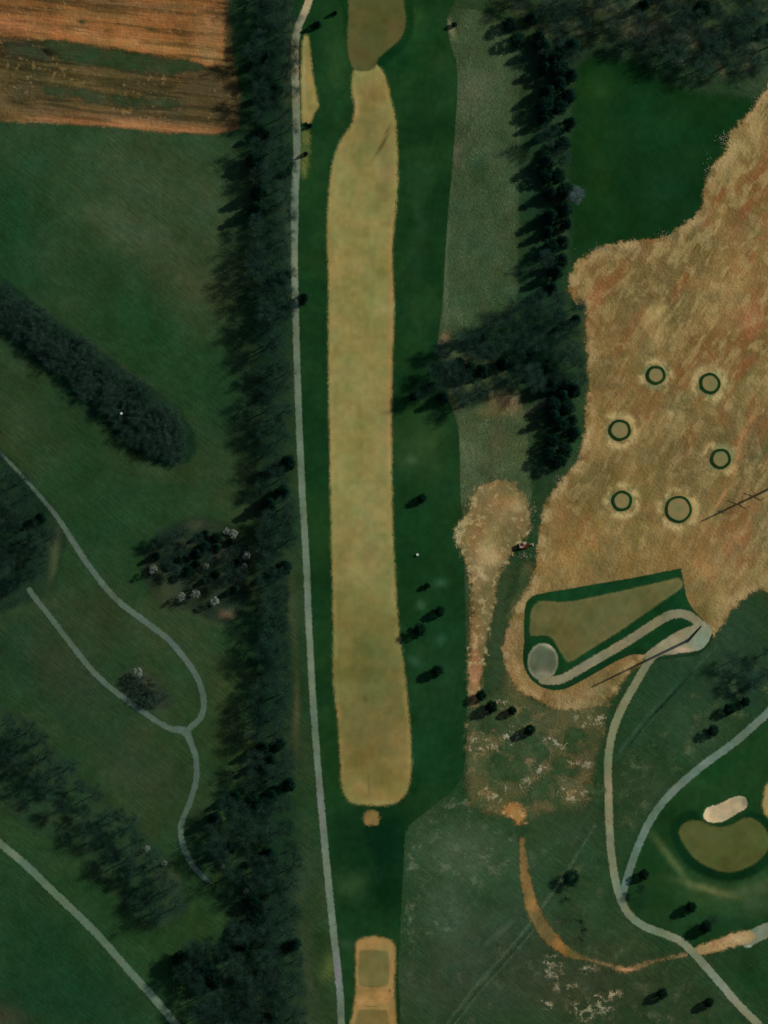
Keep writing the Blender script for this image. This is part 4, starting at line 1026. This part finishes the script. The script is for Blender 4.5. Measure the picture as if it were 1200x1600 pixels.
M_steel = metal('weathered_steel', (.05, .06, .058), .7)
M_ins = metal('insulator', (.12, .10, .08), .4)
M_conc = metal('concrete', (.3, .3, .28), .9)


def pole(px, py, H, label, arms):
    c = W(px, py)
    t = empty('transmission_pole', (c[0], c[1], hz(*c)), label, 'pole', 'tall steel poles')
    b = MB(); b.tube([(0, 0, -0.5), (0, 0, H * .5), (0, 0, H)], [.60, .48, .30], 12); b.build('mast', M_steel, t)
    b = MB(); b.tube([(0, 0, -0.4), (0, 0, .35)], [.9, .9], 16); b.build('footing', M_conc, t)
    for z, L in arms:
        for s in (-1, 1):
            d = Vector((0.93, -0.37, 0)) * s
            b = MB(); b.tube([Vector((0, 0, z)) + d * .2, Vector((0, 0, z + .35)) + d * L], [.24, .16], 6); a = b.build('cross_arm', M_steel, t)
            b = MB()
            e = Vector((0, 0, z + .3)) + d * (L - .15)
            b.tube([e, e - Vector((0, 0, 1.3))], [.10, .10], 8); b.build('insulator', M_ins, a)


pole(1075, 1001, 30, 'dark steel pole on the pale gravel pad casting a long thin shadow', [])
pole(1243, 744, 30, 'steel pole off the right edge, cross-armed shadow on bare earth', [(18.5, 4.0), (13.5, 3.6), (23.5, 1.2)])

# ------------------------------------------------------------------ MACHINE beside the bare earth
M_red = metal('red_paint', (.34, .085, .03), .5); M_tanp = metal('faded_tan_paint', (.42, .30, .18), .6); M_black = metal('rubber_track', (.02, .02, .02), .9); M_white = metal('white_paint', (.55, .6, .52), .6)
M_glass = metal('dark_glass', (.02, .03, .03), .15)
c = W(817, 853)
t = empty('excavator', (c[0], c[1], hz(*c)), 'small red excavator with a tan cab roof parked where the bare earth meets the scrub', 'excavator', None, math.radians(12))
for s in (-1, 1):
    b = MB(); b.box((0, s * 1.0, .42), (3.3, .5, .8), bev=.18); b.build('track', M_black, t)
b = MB(); b.box((-0.3, 0, 1.25), (2.9, 2.2, .8), bev=.15); b.box((-1.3, 0, 1.55), (1.0, 2.1, .7), bev=.18); bd = b.build('body', M_red, t)
b = MB(); b.box((0.35, .55, 2.15), (1.3, .95, 1.2), taper=.9, bev=.08); cb = b.build('cab', M_glass, t)
b = MB(); b.box((0.35, .55, 2.84), (1.45, 1.1, .12), bev=.05); b.build('roof', M_tanp, cb)
b = MB(); b.box((-1.2, 0, 2.0), (1.1, 1.9, .12), bev=.05); b.build('engine_cover', M_tanp, t)
b = MB(); b.tube([(.9, -.3, 1.3), (2.2, -.3, 3.0), (3.4, -.3, 2.4)], [.22, .24, .16], 6); b.build('boom', M_red, t)
b = MB(); b.tube([(3.4, -.3, 2.5), (3.9, -.3, .9)], [.16, .13], 6); b.build('arm', M_white, t)
b = MB(); b.box((3.8, -.3, .55), (.8, 1.1, .7), taper=.7, bev=.08); b.build('bucket', M_white, t)

# small white markers
M_mark = metal('marker_white', (.7, .74, .7), .6)
for px, py, lab in [(652, 867, 'small white marker box standing alone in the dark mown rough'), (187, 650, 'white marker box half hidden in the tongue-shaped thicket')]:
    c = W(px, py)
    hh = 4.6 if px == 187 else .6
    t = empty('marker_box', (c[0], c[1], hz(*c)), lab, 'marker box', None, .4)
    b = MB(); b.tube([(0, 0, -.2), (0, 0, hh - .3)], [.08, .08], 8); b.build('post', M_mark, t)
    b = MB(); b.box((0, 0, hh), (.8, .7, .6), bev=.08); b.build('box', M_mark, t)
    b = MB(); b.box((0, 0, hh + .33), (.9, .8, .07), bev=.02); b.build('lid', M_mark, t)

# pale stones and cut brush at the margins of the earthworks
M_stone = metal('pale_stone', (.33, .31, .20), .95)
b = MB(); r = random.Random(3)
for px, py, sx, sy, n in [(1130, 217, 9, 12, 90), (1108, 265, 8, 14, 50), (1045, 368, 14, 6, 70), (940, 388, 22, 6, 70), (832, 800, 8, 16, 60), (714, 834, 6, 12, 45), (742, 896, 12, 8, 30), (905, 716, 6, 8, 30), (1060, 1018, 3, 2, 6), (820, 868, 10, 5, 40), (1185, 158, 12, 6, 30), (870, 750, 10, 8, 30)]:
    for _ in range(n):
        x, y = W(px + r.gauss(0, sx * .6), py + r.gauss(0, sy * .6)); s = r.uniform(.10, .26) * (1.4 if r.random() < .1 else 1)
        k = len(b.v); z = hz(x, y) + .06
        pts = [Vector((math.cos(a) * s * r.uniform(.7, 1.2), math.sin(a) * s * r.uniform(.7, 1.2), 0)) for a in np.linspace(0, 2 * PI, 7)[:-1]]
        for q in pts: b.v.append((x + q.x, y + q.y, z - .1))
        for q in pts: b.v.append((x + q.x * .65, y + q.y * .65, z + s * r.uniform(.4, .7)))
        for j in range(6): b.f.append((k + j, k + (j + 1) % 6, k + 6 + (j + 1) % 6, k + 6 + j))
        b.f.append(tuple(k + 6 + j for j in range(6)))
o = b.build('rubble', M_stone); o['kind'] = 'stuff'; o['label'] = 'pale stones and clods scattered along the margins of the bare earth'; o['category'] = 'rubble'

# ------------------------------------------------------------------ LIGHT
EL = math.radians(35); sdir = Vector((0.89, 0.455, 0)).normalized()
sv = sdir * math.cos(EL) + Vector((0, 0, math.sin(EL)))
sd = bpy.data.lights.new('sun', 'SUN'); sd.energy = 3.2; sd.angle = math.radians(0.6); sd.color = (1.0, .95, .88)
so = bpy.data.objects.new('sun', sd); col.objects.link(so)
so.rotation_euler = sv.to_track_quat('Z', 'Y').to_euler(); so.location = (300, 200, 400)
w = bpy.data.worlds.new('World'); scn.world = w; w.use_nodes = True
nt = w.node_tree; nt.nodes.clear()
sky = nt.nodes.new('ShaderNodeTexSky'); sky.sky_type = 'NISHITA'; sky.sun_disc = False
sky.sun_elevation = EL; sky.sun_rotation = math.atan2(sdir.x, sdir.y)
bg = nt.nodes.new('ShaderNodeBackground'); bg.inputs[1].default_value = 0.06
wo = nt.nodes.new('ShaderNodeOutputWorld')
nt.links.new(sky.outputs[0], bg.inputs[0]); nt.links.new(bg.outputs[0], wo.inputs[0])
scn.view_settings.view_transform = 'Standard'; scn.view_settings.look = 'None'; scn.view_settings.gamma = 1.0; scn.view_settings.exposure = 0.0
scn.cycles.transparent_max_bounces = 16
scn.cycles.max_bounces = 4
print('COUNT', COUNT)
